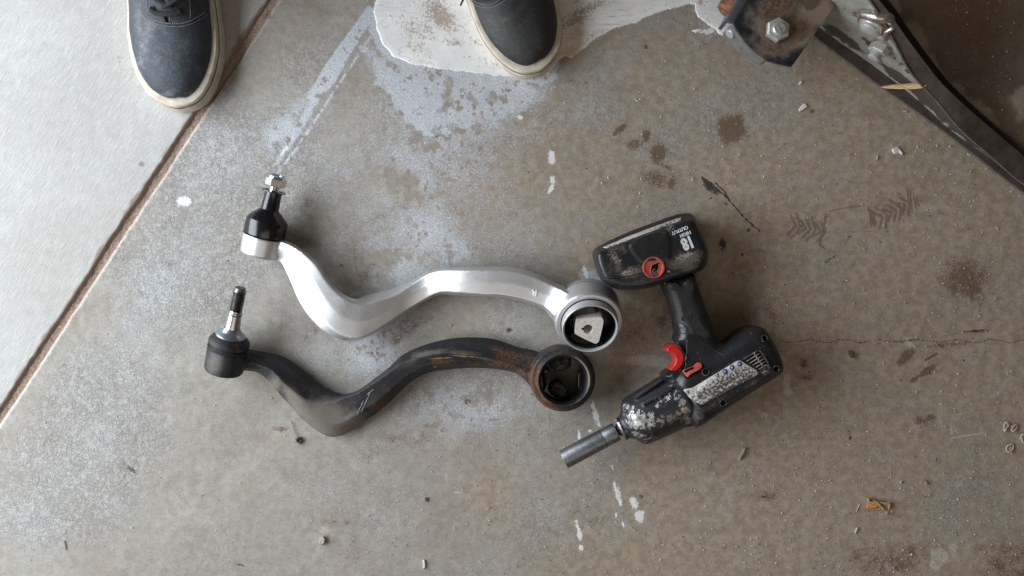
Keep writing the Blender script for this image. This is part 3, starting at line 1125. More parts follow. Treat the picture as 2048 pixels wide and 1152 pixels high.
# ---------------- the new silver arm
rows = [
    [(532, 474), (533, 479), (524, 506), (520, 513), 38, 35, 31],
    # U outer edge, U2 upper rim, C lower crease, L lower edge   (px, py, height mm)
    [(556, 476), (557, 481), (545, 507), (540, 516), 40, 35, 30],
    [(590, 489), (588, 494), (569, 516), (561, 525), 45, 36, 31],
    [(615, 506), (612, 511), (588, 534), (572, 545), 47, 38, 32],
    [(637, 526), (633, 530), (601, 551), (582, 567), 47, 41, 33],
    [(655, 555), (651, 558), (612, 578), (597, 602), 47, 43, 35],
    [(674, 577), (670, 581), (630, 609), (618, 634), 47, 45, 37],
    [(695, 592), (690, 597), (656, 650), (648, 664), 47, 46, 39],
    [(712, 597), (707, 604), (687, 672), (685, 680), 45, 45, 39],
    [(733, 590), (728, 608), (714, 676), (713, 682), 43, 43, 26],
    [(763, 582), (758, 602), (741, 668), (740, 672), 39, 38, 22],
    [(796, 572), (791, 590), (779, 644), (780, 648), 33, 32, 17],
    [(832, 555), (827, 566), (819, 617), (822, 621), 28, 26, 14],
    [(858, 543), (856, 548), (850, 598), (852, 602), 29, 26, 14],
    [(885, 536), (885, 541), (881, 585), (880, 590), 37, 33, 20],
    [(925, 534), (925, 540), (920, 586), (920, 591), 44, 41, 25],
    [(965, 533), (965, 540), (964, 589), (965, 593), 47, 45, 28],
    [(1010, 533), (1009, 540), (1004, 591), (1005, 595), 48, 46, 29],
    [(1045, 538), (1043, 545), (1034, 596), (1035, 600), 48, 46, 29],
    [(1078, 549), (1075, 556), (1064, 604), (1065, 608), 48, 45, 29],
    [(1110, 565), (1107, 572), (1090, 615), (1089, 620), 50, 46, 30],
    [(1136, 575), (1132, 584), (1109, 632), (1104, 639), 58, 53, 34],
    [(1165, 590), (1160, 600), (1130, 653), (1124, 662), 62, 58, 36],
]


def arm_loft(mb, rows, drop, low_in=3.0, minz=3.0, crown=1.5):
    st = []
    for U, U2, Cc, L, zu, zc, zs in rows:
        u, u2, c_, l = map(np.array, (U, U2, Cc, L))
        e = (l - u) / np.linalg.norm(l - u)
        zs_u = zs if np.linalg.norm(u2 - u) < 10 else zs - 9
        mid = (u2 + c_) / 2
        st.append([(*(u + e * low_in), max(minz, zs - drop)), (*u, zs_u), (*u2, zu), (*mid, (zu + zc) / 2 + crown), (*c_, zc), (*l, zs), (*(l - e * low_in), max(minz, zs - drop))])
    st = stations(st, 5)
    mb.loft([[W(p[0], p[1], p[2] / 1000) for p in r] for r in st])


arm_new = thing('control_arm', 'new silver curved control arm with glossy black ball joint boot and shiny nut', 'control arm', W(720, 620, 0), 'control arms laid side by side')
fb = MB()
arm_loft(fb, rows, 13)
# ball joint housing
ax1 = Vector((.262, .950, .178)).normalized()
o1 = W(528, 471, .030)
fb.lathe([(-.0255, .0150), (-.0250, .0215), (-.0225, .0236), (-.001, .0246), (0, .0240)], o1, ax1)
# bushing eye
A1, e1, e2 = axis_frame((.03, -.50, .84))
C1 = W(1176, 633, .0415)
fb.lathe([(-.016, .0385), (-.0135, .0405), (.0125, .0405), (.0150, .0388)], C1, A1)
body = fuse(fb, .0011, 4)
bm = bmesh.new()
bm.from_mesh(body)
dead = []
for f in bm.faces:
    p = f.calc_center_median() - C1
    if (p - A1 * p.dot(A1)).length < .0316 and abs(p.dot(A1)) < .03:
        dead.append(f)
bmesh.ops.delete(bm, geom=dead, context='FACES')
bm.to_mesh(body)
bm.free()
bobj = obj('arm_body', body, m_silver.m, arm_new)
bv = bvh_of(bobj)

# raised letter on the arm
m_faint = simple('faint_stamp', (.86, .86, .86), .5, .2, bump=0)
def text_mesh(txt, size, bold=.0):
    cu = bpy.data.curves.new('text', 'FONT')
    cu.body = txt
    cu.size = size
    cu.align_x, cu.align_y = 'CENTER', 'CENTER'
    cu.offset = bold
    cu.fill_mode = 'FRONT'
    o = bpy.data.objects.new('work', cu)
    COL.objects.link(o)
    dg = bpy.context.evaluated_depsgraph_get()
    me = bpy.data.meshes.new_from_object(o.evaluated_get(dg))
    bpy.data.objects.remove(o)
    return me


def text_on(name, txt, px, py, height_px, ang_deg, bvh, mat, parent, thick=.0004, off=.0003, bold=0.0, sx=1.0):
    """print on a surface. ang: direction of reading, degrees anticlockwise in the picture; height of capitals in photo pixels"""
    me = text_mesh(txt, 1.0, bold)
    bm = bmesh.new()
    bm.from_mesh(me)
    bmesh.ops.triangulate(bm, faces=bm.faces[:])
    for _ in range(2):
        es = [e for e in bm.edges if e.calc_length() > .3]
        if es:
            bmesh.ops.subdivide_edges(bm, edges=es, cuts=1)
            bmesh.ops.triangulate(bm, faces=bm.faces[:])
    s = height_px / .70
    a = math.radians(ang_deg)
    ca, sa = math.cos(a), math.sin(a)
    q = []
    for v in bm.verts:
        X, Y = v.co.x * s * sx, v.co.y * s
        q.append((px + X * ca - Y * sa, py - (X * sa + Y * ca)))
    bm.verts.index_update()
    top = [on(bvh, p[0], p[1], off + thick) for p in q]
    low = [on(bvh, p[0], p[1], off - .0004) for p in q]
    n = len(q)
    f = [tuple(v.index for v in fc.verts) for fc in bm.faces]
    for e in bm.edges:
        if len(e.link_faces) == 1:
            f.append((e.verts[0].index, e.verts[1].index, e.verts[1].index + n, e.verts[0].index + n))
    bm.free()
    bpy.data.meshes.remove(me)
    mb = MB()
    mb.add(top + low, f)
    return obj(name, mb, mat, parent, smooth=False)


text_on('cast_letter', 'R', 1069, 585, 12, 172, bv, m_faint, arm_new, .0011, .0, bold=.02)
# faint worn part-number stamp: small raised ticks
mb = MB()
for i in range(9):
    for j in range(2):
        if (i * 7 + j * 3) % 4 == 0:
            continue
        p0 = on(bv, 617 + i * 3.2 + j * 5, 580 + i * 3.1 - j * 4, .0002)
        p1 = on(bv, 619 + i * 3.2 + j * 5, 578 + i * 3.1 - j * 4, .0002)
        mb.tube([p0, p1], .00035, 5)
obj('stamp_marks', mb, m_faint, arm_new)['kind'] = 'stuff'

# boot, clip, stud, nut
pt_ = PX * .97
mb = MB()
mb.lathe([(.0004, .0232), (.0012, .0246), (.0030, .0250), (.0100, .0250), (.0185, .0246), (.0205, .0236), (.0300, .0140), (.0322, .0112), (.0336, .0106), (.0520, .0100), (.0545, .0104), (.0552, .0096), (.0550, .0070)], o1, ax1, 64)
obj('rubber_boot', mb, m_rub, arm_new, smooth=35)
mb = MB()
mb.lathe([(-.0006, .0244), (.0006, .0250), (.0010, .0244)], o1, ax1, 64)
obj('retaining_ring', mb, m_dark, arm_new)
mb = MB()
rg = [(0, .0102), (0, .0142), (.0009, .0142), (.0009, .0102)]
mb.lathe([(.0548 + t, r) for t, r in rg], o1, ax1, 48, caps=False)
obj('boot_clip', mb, m_rub, arm_new, smooth=30)
mb = MB()
prof = [(.040, .0062)]
t = .0545
while t < .0705:
    prof += [(t, .0064), (t + .0006, .0057), (t + .0012, .0064)]
    t += .00125
prof += [(.0710, .0060), (.0716, .0040)]
mb.lathe(prof, o1, ax1, 32)
obj('threaded_stud', mb, m_chrome, arm_new, smooth=25)
mb = MB()
mb.lathe([(.0615, .0108), (.0622, .0122), (.0705, .0122), (.0714, .0108)], o1, ax1, 6, phase=.35)
mb.lathe([(.0705, .0106), (.0735, .0103), (.0742, .0092), (.0742, .0066), (.0722, .0062)], o1, ax1, 40, caps=False)
nut = obj('hex_nut', mb, m_chrome, arm_new, smooth=20)
mb = MB()
mb.lathe([(.0718, .0092), (.0748, .0088), (.0749, .0068), (.0725, .0064)], o1, ax1, 40, caps=False)
obj('nylon_insert', mb, simple('blue_nylon', (.10, .22, .42), .4, bump=0), nut, smooth=30)

# bushing: sleeve, rubber, inner core
mb = MB()
mb.lathe([(-.024, .0310), (-.0245, .0345), (-.0230, .0362), (-.016, .0362), (.015, .0330), (.0268, .0330), (.0275, .0322), (.0270, .0308), (.0255, .0303), (-.004, .0300)], C1, A1, 72, caps=False)
obj('bushing_sleeve', mb, m_sleeve, arm_new, smooth=30)
mb = MB()
mb.lathe([(-.0165, .0402), (-.0170, .0365), (-.0215, .0362), (-.0222, .0385), (-.0212, .0400)], C1, A1, 72, caps=False)
obj('rear_flange', mb, m_sleeve, arm_new, smooth=30)
mb = MB()
mb.lathe([(.0138, .0334), (.0152, .0341), (.0160, .0333)], C1, A1, 72, caps=False)
obj('sleeve_seal', mb, m_dark, arm_new)


def eye_pt(px, py, C, A, c):
    return px_on_plane(px, py, C + A * c, A)


mb = MB()
mb.lathe([(-.020, .0299), (-.004, .0300), (.0235, .0301), (.0240, .0296), (.0225, .0288), (-.002, .0286), (-.0025, .0002)], C1, A1, 64)
rubber = obj('bushing_rubber', mb, m_rub, arm_new, smooth=30)
# rubber spokes that carry the core
mb = MB()
mb.poly([eye_pt(x_, y_, C1, A1, .0165) for x_, y_ in catmull([(1150, 633), (1149, 622), (1158, 614), (1176, 611), (1186, 612), (1192, 626), (1199, 634), (1178, 640)], 4, True)], A1 * -.018)
obj('rubber_spoke', mb, simple('grey_rubber', (.045, .042, .041), .6, bump=.3), rubber, smooth=30)
mb = MB()
mb.poly([eye_pt(x_, y_, C1, A1, .0165) for x_, y_ in catmull([(1150, 664), (1140, 673), (1138, 680), (1156, 694), (1176, 697), (1200, 690), (1199, 682), (1170, 676)], 4, True)], A1 * -.018)
obj('rubber_spoke', mb, m_rub, rubber, smooth=30)
mb = MB()
mb.tube([eye_pt(x_, y_, C1, A1, .0150) for x_, y_ in catmull([(1151, 634), (1143, 641), (1141, 648), (1146, 653), (1148, 660), (1144, 668), (1139, 673)], 5)], .0011, 8)
obj('rubber_web', mb, m_rub, rubber)
core = [(1153, 642), (1158, 638.5), (1198, 634.6), (1205, 638), (1206.5, 646), (1199, 679), (1194, 686), (1187, 686), (1154, 670), (1150, 664)]
hole = [(1176 + 10 * math.cos(q), 658.5 + 9.3 * math.sin(q)) for q in np.linspace(0, 2 * math.pi, 25)[:-1]]
# plate with a hole: outline bridged to the hole
ol = [eye_pt(x_, y_, C1, A1, .0255) for x_, y_ in catmull(core, 3, True)]
hl = [eye_pt(x_, y_, C1, A1, .0255) for x_, y_ in hole]
tri = tessellate_polygon([ol, hl[::-1]])
al = ol + hl[::-1]
mb = MB()
n0, n1_ = len(ol), len(hl)
low = [p - A1 * .034 for p in al]
fs = [tuple(t) for t in tri] + [tuple(i + len(al) for i in t[::-1]) for t in tri]
for i in range(n0):
    fs.append((i, (i + 1) % n0, (i + 1) % n0 + len(al), i + len(al)))
for i in range(n1_):
    a_, b_ = n0 + i, n0 + (i + 1) % n1_
    fs.append((a_, b_, b_ + len(al), a_ + len(al)))
mb.add(al + low, fs)
co = obj('bushing_core', mb, m_alu, arm_new, smooth=25)
mb = MB()
mb.poly([eye_pt(x_, y_, C1, A1, .02575) for x_, y_ in [(1162.5, 656.5), (1168, 655.5), (1168, 660), (1163, 659.5)]], A1 * -.0006)
obj('keyway_slot', mb, m_dark, co, smooth=False)

# ---------------- the old black arm
rows = [
    [(468, 699), (470, 725), (466, 741), 36, 15],
    [(500, 698), (505, 725), (497, 742), 34, 14],
    [(520, 702), (520, 731), (515, 745), 34, 14],
    [(546, 706), (543, 741), (532, 757), 36, 15],
    [(570, 714), (562, 760), (549, 776), 38, 15],
    [(592, 728), (579, 777), (565, 795), 38, 15],
    [(612, 745), (598, 791), (583, 814), 38, 15],
    [(634, 764), (618, 801), (604, 838), 37, 14],
    [(657, 778), (642, 806), (632, 861), 35, 13],
    [(682, 787), (668, 803), (660, 874), 33, 13],
    [(701, 786), (691, 793), (690, 869), 33, 13],
    [(723, 776), (719, 783), (722, 847), 35, 14],
    [(751, 755), (752, 762), (757, 824), 37, 15],
    [(775, 737), (781, 742), (788, 797), 39, 16],
    [(800, 713), (806, 725), (812, 773), 40, 17],
    [(827, 698), (835, 715), (838, 754), 41, 18],
    [(860, 686), (865, 708), (868, 743), 41, 18],
    [(905, 676), (903, 705), (903, 739), 40, 18],
    [(949, 674), (941, 711), (939, 736), 39, 18],
    [(985, 677), (979, 719), (978, 737), 38, 18],
    [(1015, 686), (1008, 727), (1010, 741), 37, 18],
    [(1040, 695), (1035, 735), (1036, 749), 37, 18],
    [(1068, 700), (1055, 745), (1055, 766), 38, 18],
    [(1095, 712), (1082, 750), (1072, 786), 37, 18],
]
arm_old = thing('control_arm', 'old weathered black curved control arm with bare ball stud, rusty at its worn bushing', 'control arm', W(760, 780, 0), 'control arms laid side by side')
fb = MB()
st = []
for U, Cc, L, zc, zs in rows:
    u, c_, l = map(np.array, (U, Cc, L))
    e = (l - u) / np.linalg.norm(l - u)
    a1 = u * .72 + c_ * .28
    a2 = u * .40 + c_ * .60
    b1 = c_ * .35 + l * .65
    st.append([(*(u + e * 4), 5), (*u, zs - 2), (*a1, zs + (zc - zs) * .34), (*a2, zs + (zc - zs) * .55), (*c_, zc), (*b1, zc - 6), (*l, zs), (*(l - e * 4), 5)])
st = stations(st, 5)
fb.loft([[W(p[0], p[1], p[2] / 1000) for p in r] for r in st])
ax2 = Vector((.272, .922, .275)).normalized()
o2 = W(456, 697, .0335)
fb.lathe([(-.0300, .0170), (-.0295, .0220), (-.0270, .0234), (-.001, .0241), (0, .0236)], o2, ax2)
A2, _, _ = axis_frame((.05, -.035, 1))
C2 = W(1123.5, 755, .0235)
fb.lathe([(-.0185, .0372), (-.0170, .0392), (.0150, .0392), (.0175, .0376), (.0178, .0355)], C2, A2)
me = fuse(fb, .0012, 6)
# open the eye: drop the faces inside its bore (the sleeve fills the edge)
bm = bmesh.new()
bm.from_mesh(me)
dead = []
for f in bm.faces:
    p = f.calc_center_median() - C2
    if (p - A2 * p.dot(A2)).length < .0318 and abs(p.dot(A2)) < .03:
        dead.append(f)
bmesh.ops.delete(bm, geom=dead, context='FACES')
bm.to_mesh(me)
bm.free()
old = obj('arm_body', me, m_black.m, arm_old)
mask_attr(old, 'wear', [
    [(1020, 715, 40, 22, 15, .74), (985, 728, 30, 12, 10, .62), (1072, 775, 14, 40, -20, .95), (1095, 812, 40, 14, 20, .95), (1060, 740, 20, 30, 0, .70), (1040, 745, 30, 10, 25, .72), (940, 730, 50, 8, 0, .62), (880, 725, 26, 8, 0, .55), (760, 810, 30, 10, -40, .6), (700, 850, 40, 12, -25, .5), (1110, 700, 40, 10, 0, .5), (1140, 812, 30, 10, -10, .5), (455, 705, 14, 4, 5, .5), (1005, 700, 40, 14, 15, .55)],
    [(650, 840, 46, 38, 10, 1.0), (592, 806, 13, 40, -35, .95), (696, 846, 34, 24, -10, .80), (620, 835, 16, 40, -35, .9), (745, 805, 20, 14, -30, .30), (548, 768, 14, 16, 0, .70), (430, 728, 16, 26, 0, .62), (860, 706, 40, 6, -10, .62), (925, 706, 40, 5, 4, .55), (820, 725, 30, 8, -35, .35), (500, 725, 40, 20, 0, .22), (1080, 790, 20, 30, 0, .3), (975, 718, 20, 5, 15, .4)],
    [(918, 722, 26, 5, 4, .58), (870, 734, 4, 2.5, 0, .9), (925, 712.5, 34, 1.6, 4, 1.0), (885, 716, 30, 1.5, -3, .9)]])
bvo = bvh_of(old)
# bright scuffs
m_scuff = simple('bare_scuff', (.24, .23, .215), .5, .3, var=.3, bump=.2)
mb = MB()
for pl in ([(713, 832), (719, 818), (726, 806)], [(722, 826), (731, 806), (741, 784)], [(722, 812), (728, 800)], [(694, 822), (697, 818)], [(734, 790), (743, 782), (748, 778)], [(660, 775), (668, 779)]):
    pl = catmull(pl, 4)
    mb = MB()
    mb.tube([on(bvo, *p, -.0001) for p in pl], [.0001] + [.00045 + .0002 * math.sin(i * 2.3) for i in range(len(pl) - 2)] + [.0001], 5)
    obj('scratch', mb, m_scuff, arm_old)

mb = MB()
mb.lathe([(0, .0236), (.0008, .0242), (.0022, .0242), (.0026, .0232), (.0040, .0231), (.0042, .0222), (.0050, .0222), (.0056, .0238), (.0074, .0243), (.0105, .0240), (.0130, .0222), (.0162, .0186), (.0172, .0172)], o2, ax2, 64)
obj('dust_boot', mb, m_rubmat, arm_old, smooth=40)
mb = MB()
mb.lathe([(.0158, .0150), (.0163, .0174), (.0178, .0180), (.0192, .0172), (.0212, .0140), (.0238, .0113), (.0275, .0096)], o2, ax2, 56)
obj('steel_collar', mb, simple('dulled_zinc', (.36, .39, .43), .34, .85, var=.15, bump=.1), arm_old, smooth=40)
mb = MB()
mb.lathe([(.020, .0094), (.028, .0090), (.044, .0078), (.0450, .0083), (.0478, .0082), (.0482, .0074), (.0500, .0072)], o2, ax2, 40)
shank = obj('ball_stud', mb, m_steel, arm_old, smooth=30)
mb = MB()
prof = [(.048, .0066)]
t = .0495
while t < .0745:
    prof += [(t, .0073), (t + .0006, .0065), (t + .0012, .0073)]
    t += .00125
prof += [(.0752, .0070), (.0768, .0064), (.0790, .0062), (.0796, .0052)]
mb.lathe(prof, o2, ax2, 36)
obj('thread', mb, m_dsteel, shank, smooth=25)

mb = MB()
mb.lathe([(.0165, .0352), (.0190, .0338), (.0235, .0326), (.0265, .0318), (.0272, .0308), (.0266, .0297), (.0235, .0292), (-.016, .0290), (-.0195, .0300), (-.0200, .0330), (-.0175, .0352)], C2, A2, 72, caps=False)
sl = obj('bushing_sleeve', mb, m_black.m, arm_old, smooth=40)
mask_attr(sl, 'wear', [[(1076, 755, 12, 40, 0, .7), (1095, 800, 30, 10, 30, .7), (1130, 704, 40, 6, 0, .55)],
                       [(1172, 740, 12, 36, -15, 1.0), (1160, 716, 14, 10, 40, .6), (1176, 770, 6, 20, 0, .6), (1120, 800, 40, 5, 0, .5)], []])
mb = MB()
mb.lathe([(.0225, .0291), (.0215, .0270), (.012, .0262), (-.015, .0262), (-.018, .0285), (-.018, .0291)], C2, A2, 64, caps=False)
lin = obj('rubber_liner', mb, m_rub, arm_old, smooth=40)


def lump(px_pts, z0, z1, seed):
    fbm_ = MB()
    pillow(fbm_, px_pts, z0, z1, .005)
    me_ = fuse(fbm_, .0011, 3)
    bm_ = bmesh.new()
    bm_.from_mesh(me_)
    co_ = np.array([v.co for v in bm_.verts])
    n_ = fbm(co_[:, 0] * 1e4, co_[:, 1] * 1e4 + co_[:, 2] * 7e3, 45, 3, seed) - .5
    for v_, d_ in zip(bm_.verts, n_):
        v_.co += v_.normal * float(d_) * .0042
    bm_.to_mesh(me_)
    bm_.free()
    return me_


obj('torn_rubber', lump([(1098, 718), (1108, 711), (1128, 709), (1140, 715), (1140, 732), (1130, 739), (1112, 741), (1101, 735)], .010, .036, 5), m_rubmat, lin, loc=WL[arm_old])
obj('torn_rubber', lump([(1098, 772), (1110, 758), (1122, 763), (1133, 778), (1135, 788), (1126, 796), (1110, 792), (1098, 782)], .008, .030, 8), m_rubmat, lin, loc=WL[arm_old])
mb = MB()
for qs in ([(1084, 742), (1091, 748), (1093, 758), (1091, 776), (1086, 776)], [(1172, 742), (1158, 742), (1155, 752), (1156, 780), (1170, 782)], [(1134, 795), (1142, 786), (1152, 783), (1164, 782), (1158, 793), (1140, 802)], [(1088, 733), (1096, 736), (1099, 741), (1092, 746), (1084, 746)]):
    mb = MB()
    pillow(mb, qs, .004, .018, .002)
    obj('rubber_web', mb, m_rub, lin, loc=WL[arm_old])


# ================================================================== IMPACT WRENCH
m_plastic = Mat('black_tool_plastic', .42)
a = m_plastic.attr('wear')
nz = m_plastic.noise(500, 6, .72)
nz2 = m_plastic.noise(60, 5, .6)
c = m_plastic.mix(m_plastic.step(nz2, .3, .7), (.0095, .010, .0125), (.016, .016, .018))
df = m_plastic.ragged(a[0], m_plastic.math('ADD', m_plastic.math('MULTIPLY', nz, .6), m_plastic.math('MULTIPLY', nz2, .4)), 1.2, .28, .90)
c = m_plastic.mix(m_plastic.math('MULTIPLY', df, .75), c, m_plastic.mix(nz, (.060, .046, .036), (.17, .14, .112)))
lt = m_plastic.ragged(a[1], nz, 1.4, .40, .72)
c = m_plastic.mix(m_plastic.math('MULTIPLY', lt, .8), c, (.34, .30, .25))
c = m_plastic.mix(m_plastic.math('MULTIPLY', m_plastic.step(m_plastic.noise(420, 2), .71, .74), .6), c, (.30, .28, .25))
m_plastic.col(c)
m_plastic.rough(m_plastic.math('ADD', .38, m_plastic.math('MULTIPLY', df, .35)))
m_plastic.bump(m_plastic.math('ADD', nz, m_plastic.noise(1500, 2)), .14, .0004)

m_grip = simple('rubber_grip', (.020, .020, .021), .60, var=.25, bump=0)
gm = Mat('rubber_grip_dimpled', .58)
gm.col(gm.mix(gm.step(gm.noise(60, 5), .35, .7), (.010, .010, .011), (.020, .019, .018)))
gm.bump(gm.voro(900, None, 'F1'), .35, .0005)
m_grip = gm.m

m_case = Mat('worn_hammer_case', .35)
a = m_case.attr('wear')
nz = m_case.noise(200, 5, .62)
nz2 = m_case.noise(55, 5, .65)
k_ = m_case.ragged(a[0], m_case.math('ADD', m_case.math('MULTIPLY', nz, .65), m_case.math('MULTIPLY', nz2, .35)), 1.9, .44, .64)
dk = m_case.ragged(a[1], nz, 1.0, .3, .8)
bare = m_case.mix(m_case.step(m_case.noise(150, 5, .6), .38, .62), (.26, .25, .23), (.66, .65, .63))
bare = m_case.mix(m_case.math('MULTIPLY', dk, .8), bare, (.12, .10, .08))
m_case.col(m_case.mix(k_, (.018, .019, .023), bare))
m_case.link(m_case.math('MULTIPLY', k_, .75), m_case.p.inputs['Metallic'])
m_case.rough(m_case.math('ADD', .30, m_case.math('MULTIPLY', nz, .25)))
m_case.bump(m_case.math('SUBTRACT', 0, k_), .35, .0005)

m_red = simple('red_plastic', (.46, .020, .018), .30, var=.15, bump=.06)
m_redw = simple('worn_red_plastic', (.38, .060, .042), .5, var=.25, bump=.2, grime=(.10, .05, .04), grime_amt=.35, gscale=300)
m_white = Mat('worn_white_print', .6)
wn = m_white.noise(900, 4, .7)
m_white.col(m_white.mix(m_white.step(wn, .52, .62), (.74, .76, .78), (.06, .06, .065)))
m_label = Mat('scuffed_grey_label', .5)
v = m_label.warp(.004, 260, 3)
n1_ = m_label.noise(330, 6, .8, v)
n2_ = m_label.voro(420, v)
c = m_label.mix(m_label.step(m_label.noise(90, 4), .3, .7), (.44, .42, .38), (.58, .56, .51))
la = m_label.attr('wear')
dd = m_label.ragged(la[0], n1_, 1.7, .42, .52)
c = m_label.mix(m_label.math('MULTIPLY', dd, .93), c, (.022, .020, .018))
c = m_label.mix(m_label.math('MULTIPLY', m_label.step(m_label.noise(75, 4), .52, .68), .5), c, (.20, .15, .11))
m_label.col(c)
m_label.bump(m_label.math('SUBTRACT', 0, dd), .4, .0004)
m_blue = simple('blue_print', (.035, .07, .20), .5, bump=0)
m_pwhite = simple('pale_print', (.40, .43, .50), .5, bump=0)

ZW = .038
wrench = thing('impact_wrench', 'worn black cordless impact wrench with red trigger lying on its side', 'impact wrench', W(1420, 690, 0))
body = MB()
pillow(body, [(1395, 847), (1379, 845), (1362, 808), (1342, 768), (1352, 741), (1380, 722), (1422, 702), (1455, 678), (1487, 656), (1505, 651), (1520, 655), (1534, 674), (1546, 697), (1556, 722), (1557, 737), (1548, 749), (1515, 769), (1450, 811)], .003, .073, .017)
pillow(body, [(1352, 752), (1346, 745), (1360, 739), (1368, 724), (1369, 708), (1361, 693), (1347, 681), (1350, 664), (1350, 640), (1400, 630), (1420, 655), (1432, 682), (1452, 690), (1440, 740), (1390, 770), (1352, 764)], .012, .065, .014)
# neck of the housing towards the hammer case
pillow(body, [(1350, 766), (1322, 752), (1330, 741), (1345, 735), (1375, 728), (1390, 745), (1375, 770)], .012, .064, .012)
# raised belt along the barrel
pillow(body, [(1400, 757), (1470, 712), (1500, 700), (1525, 715), (1535, 735), (1520, 755), (1420, 815), (1392, 820), (1380, 795)], .02, .0755, .004)
me = fuse(body, .0013, 7)
wb = obj('motor_housing', me, m_plastic.m, wrench)
mask_attr(wb, 'wear', [[(1530, 728, 10, 30, -20, .60), (1440, 800, 60, 8, -32, .45), (1395, 830, 14, 20, 0, .5), (1500, 770, 40, 8, -30, .4), (1545, 745, 14, 10, 0, .5), (1420, 740, 90, 60, -30, .18)],
                       [(1531, 722, 4, 20, -25, .7), (1528, 742, 8, 8, 0, .6)], []])
bw = bvh_of(wb)
# handle
hb = MB()
pillow(hb, [(1352, 672), (1350.5, 660), (1345.5, 637), (1338, 606), (1322, 566), (1330, 560), (1380, 548), (1387, 556), (1401, 598), (1416, 637), (1429, 672), (1420, 684), (1395, 690), (1365, 684)], .0135, .0655, .016)
me = fuse(hb, .0013, 6)
grip = obj('grip', me, m_grip, wrench)
bg_ = bvh_of(grip, wb)
mb = MB()
seam = catmull([(1350, 665), (1366, 667), (1384, 672), (1402, 683), (1425, 697), (1452, 713)], 6)
mb.tube([on(bg_, *p, .0002) for p in seam], .0006, 6)
for pl in ([(1384, 620), (1380, 632), (1373, 636)], [(1376, 640), (1383, 652), (1387, 664), (1398, 675), (1410, 683)], [(1383, 655), (1392, 670)], [(1372, 628), (1384, 640)], [(1394, 628), (1400, 645), (1412, 662)]):
    mb.tube([on(bg_, *p, .0001) for p in catmull(pl, 5)], .00042, 6)
obj('grip_seam', mb, m_grip, grip, loc=WL[wrench])
mb = MB()
p = on(bg_, 1367, 637)
mb.lathe([(-.002, .0030), (.0006, .0030), (.0009, .0026), (.0009, .0020), (.0002, .0016), (.0004, .0008)], p, (0, -.1, 1), 20)
obj('grip_button', mb, m_grip, grip, loc=WL[wrench], smooth=30)
mb = MB()
p = on(bg_, 1336, 567, .001)
mb.lathe([(-.003, .0048), (.0015, .0048), (.0018, .0042), (.0012, .0030), (.0004, .0030)], W(1336.5, 568, .055), (-.1, -.5, .9), 20)
mb.box(W(1336.5, 568, .056), (.0028, .001, 0), (-.0003, .0006, 0), (0, 0, .0006))
obj('handle_screw', mb, m_dsteel, wrench, smooth=30)

# trigger and direction switch
mb = MB()
pillow(mb, [(1331, 697), (1338, 690), (1347, 686.5), (1356, 694), (1363, 704), (1366, 714), (1363, 727), (1354, 738), (1344, 740.5), (1337.5, 738.5), (1343, 732), (1348, 723), (1348, 714), (1342, 706.5), (1332, 703)], .026, .060, .0012, .050)
obj('trigger', fuse(mb, .0008, 9), m_red, wrench)
mb = MB()
rim = catmull([(1350, 682), (1362, 690), (1370, 702), (1373, 715), (1369, 729), (1360, 741)], 6)
mb.tube([on(bw, *p, .0001) for p in rim], .0013, 8)
obj('trigger_guard_rim', mb, m_plastic.m, wrench)
set_attr(bpy.data.objects['trigger_guard_rim'].data, 'wear', 0, 0, 0)
mb = MB()
drape(mb, bw, catmull([(1364, 741), (1376, 734), (1385, 731), (1391, 725), (1400, 724.5), (1407, 731), (1406, 739), (1398, 746), (1384, 752), (1375, 758), (1369, 755)], 3, True), .0004, 5, .001)
pk = obj('switch_pocket', mb, m_dark, wrench)
mb = MB()
b3 = bvh_of(pk)
top = catmull([(1367, 743), (1378, 737), (1387, 734), (1392, 728), (1399, 727), (1404, 732), (1402, 738), (1394, 743), (1382, 749), (1376, 755), (1372, 753)], 4, True)
drape(mb, b3, top, .0030, 4, .0036)
sw_ = obj('direction_switch', mb, m_redw, wrench, smooth=50)
mb = MB()
drape(mb, b3, catmull([(1370, 744), (1380, 739), (1387, 737), (1388, 740), (1380, 744), (1373, 748)], 3, True), .0033, 4, .0006)
obj('switch_recess', mb, m_dark, sw_, loc=WL[wrench])

# hammer case (axis of the tool lies in the floor plane)
ax3 = (W(1365, 793, ZW) - W(1241.5, 858.5, ZW)).normalized()
o3 = W(1241.5, 858.5, ZW)
cb = MB()
q = .598e-3
cb.lathe([(-2 * q, 22 * q), (-1 * q, 24.5 * q), (3 * q, 25 * q), (5 * q, 23 * q), (11 * q, 26 * q), (17 * q, 32 * q), (24 * q, 43.5 * q), (29 * q, 49 * q), (38 * q, 52 * q), (70 * q, 54.5 * q), (118 * q, 57 * q), (142 * q, 58 * q), (144 * q, 55 * q)], o3, ax3, 64)


def rib(a, b, z0, z1, r):
    cb.tube([W(*a, z0), W((a[0] + b[0]) / 2, (a[1] + b[1]) / 2, (z0 + z1) / 2 + .0008), W(*b, z1)], r, 12)


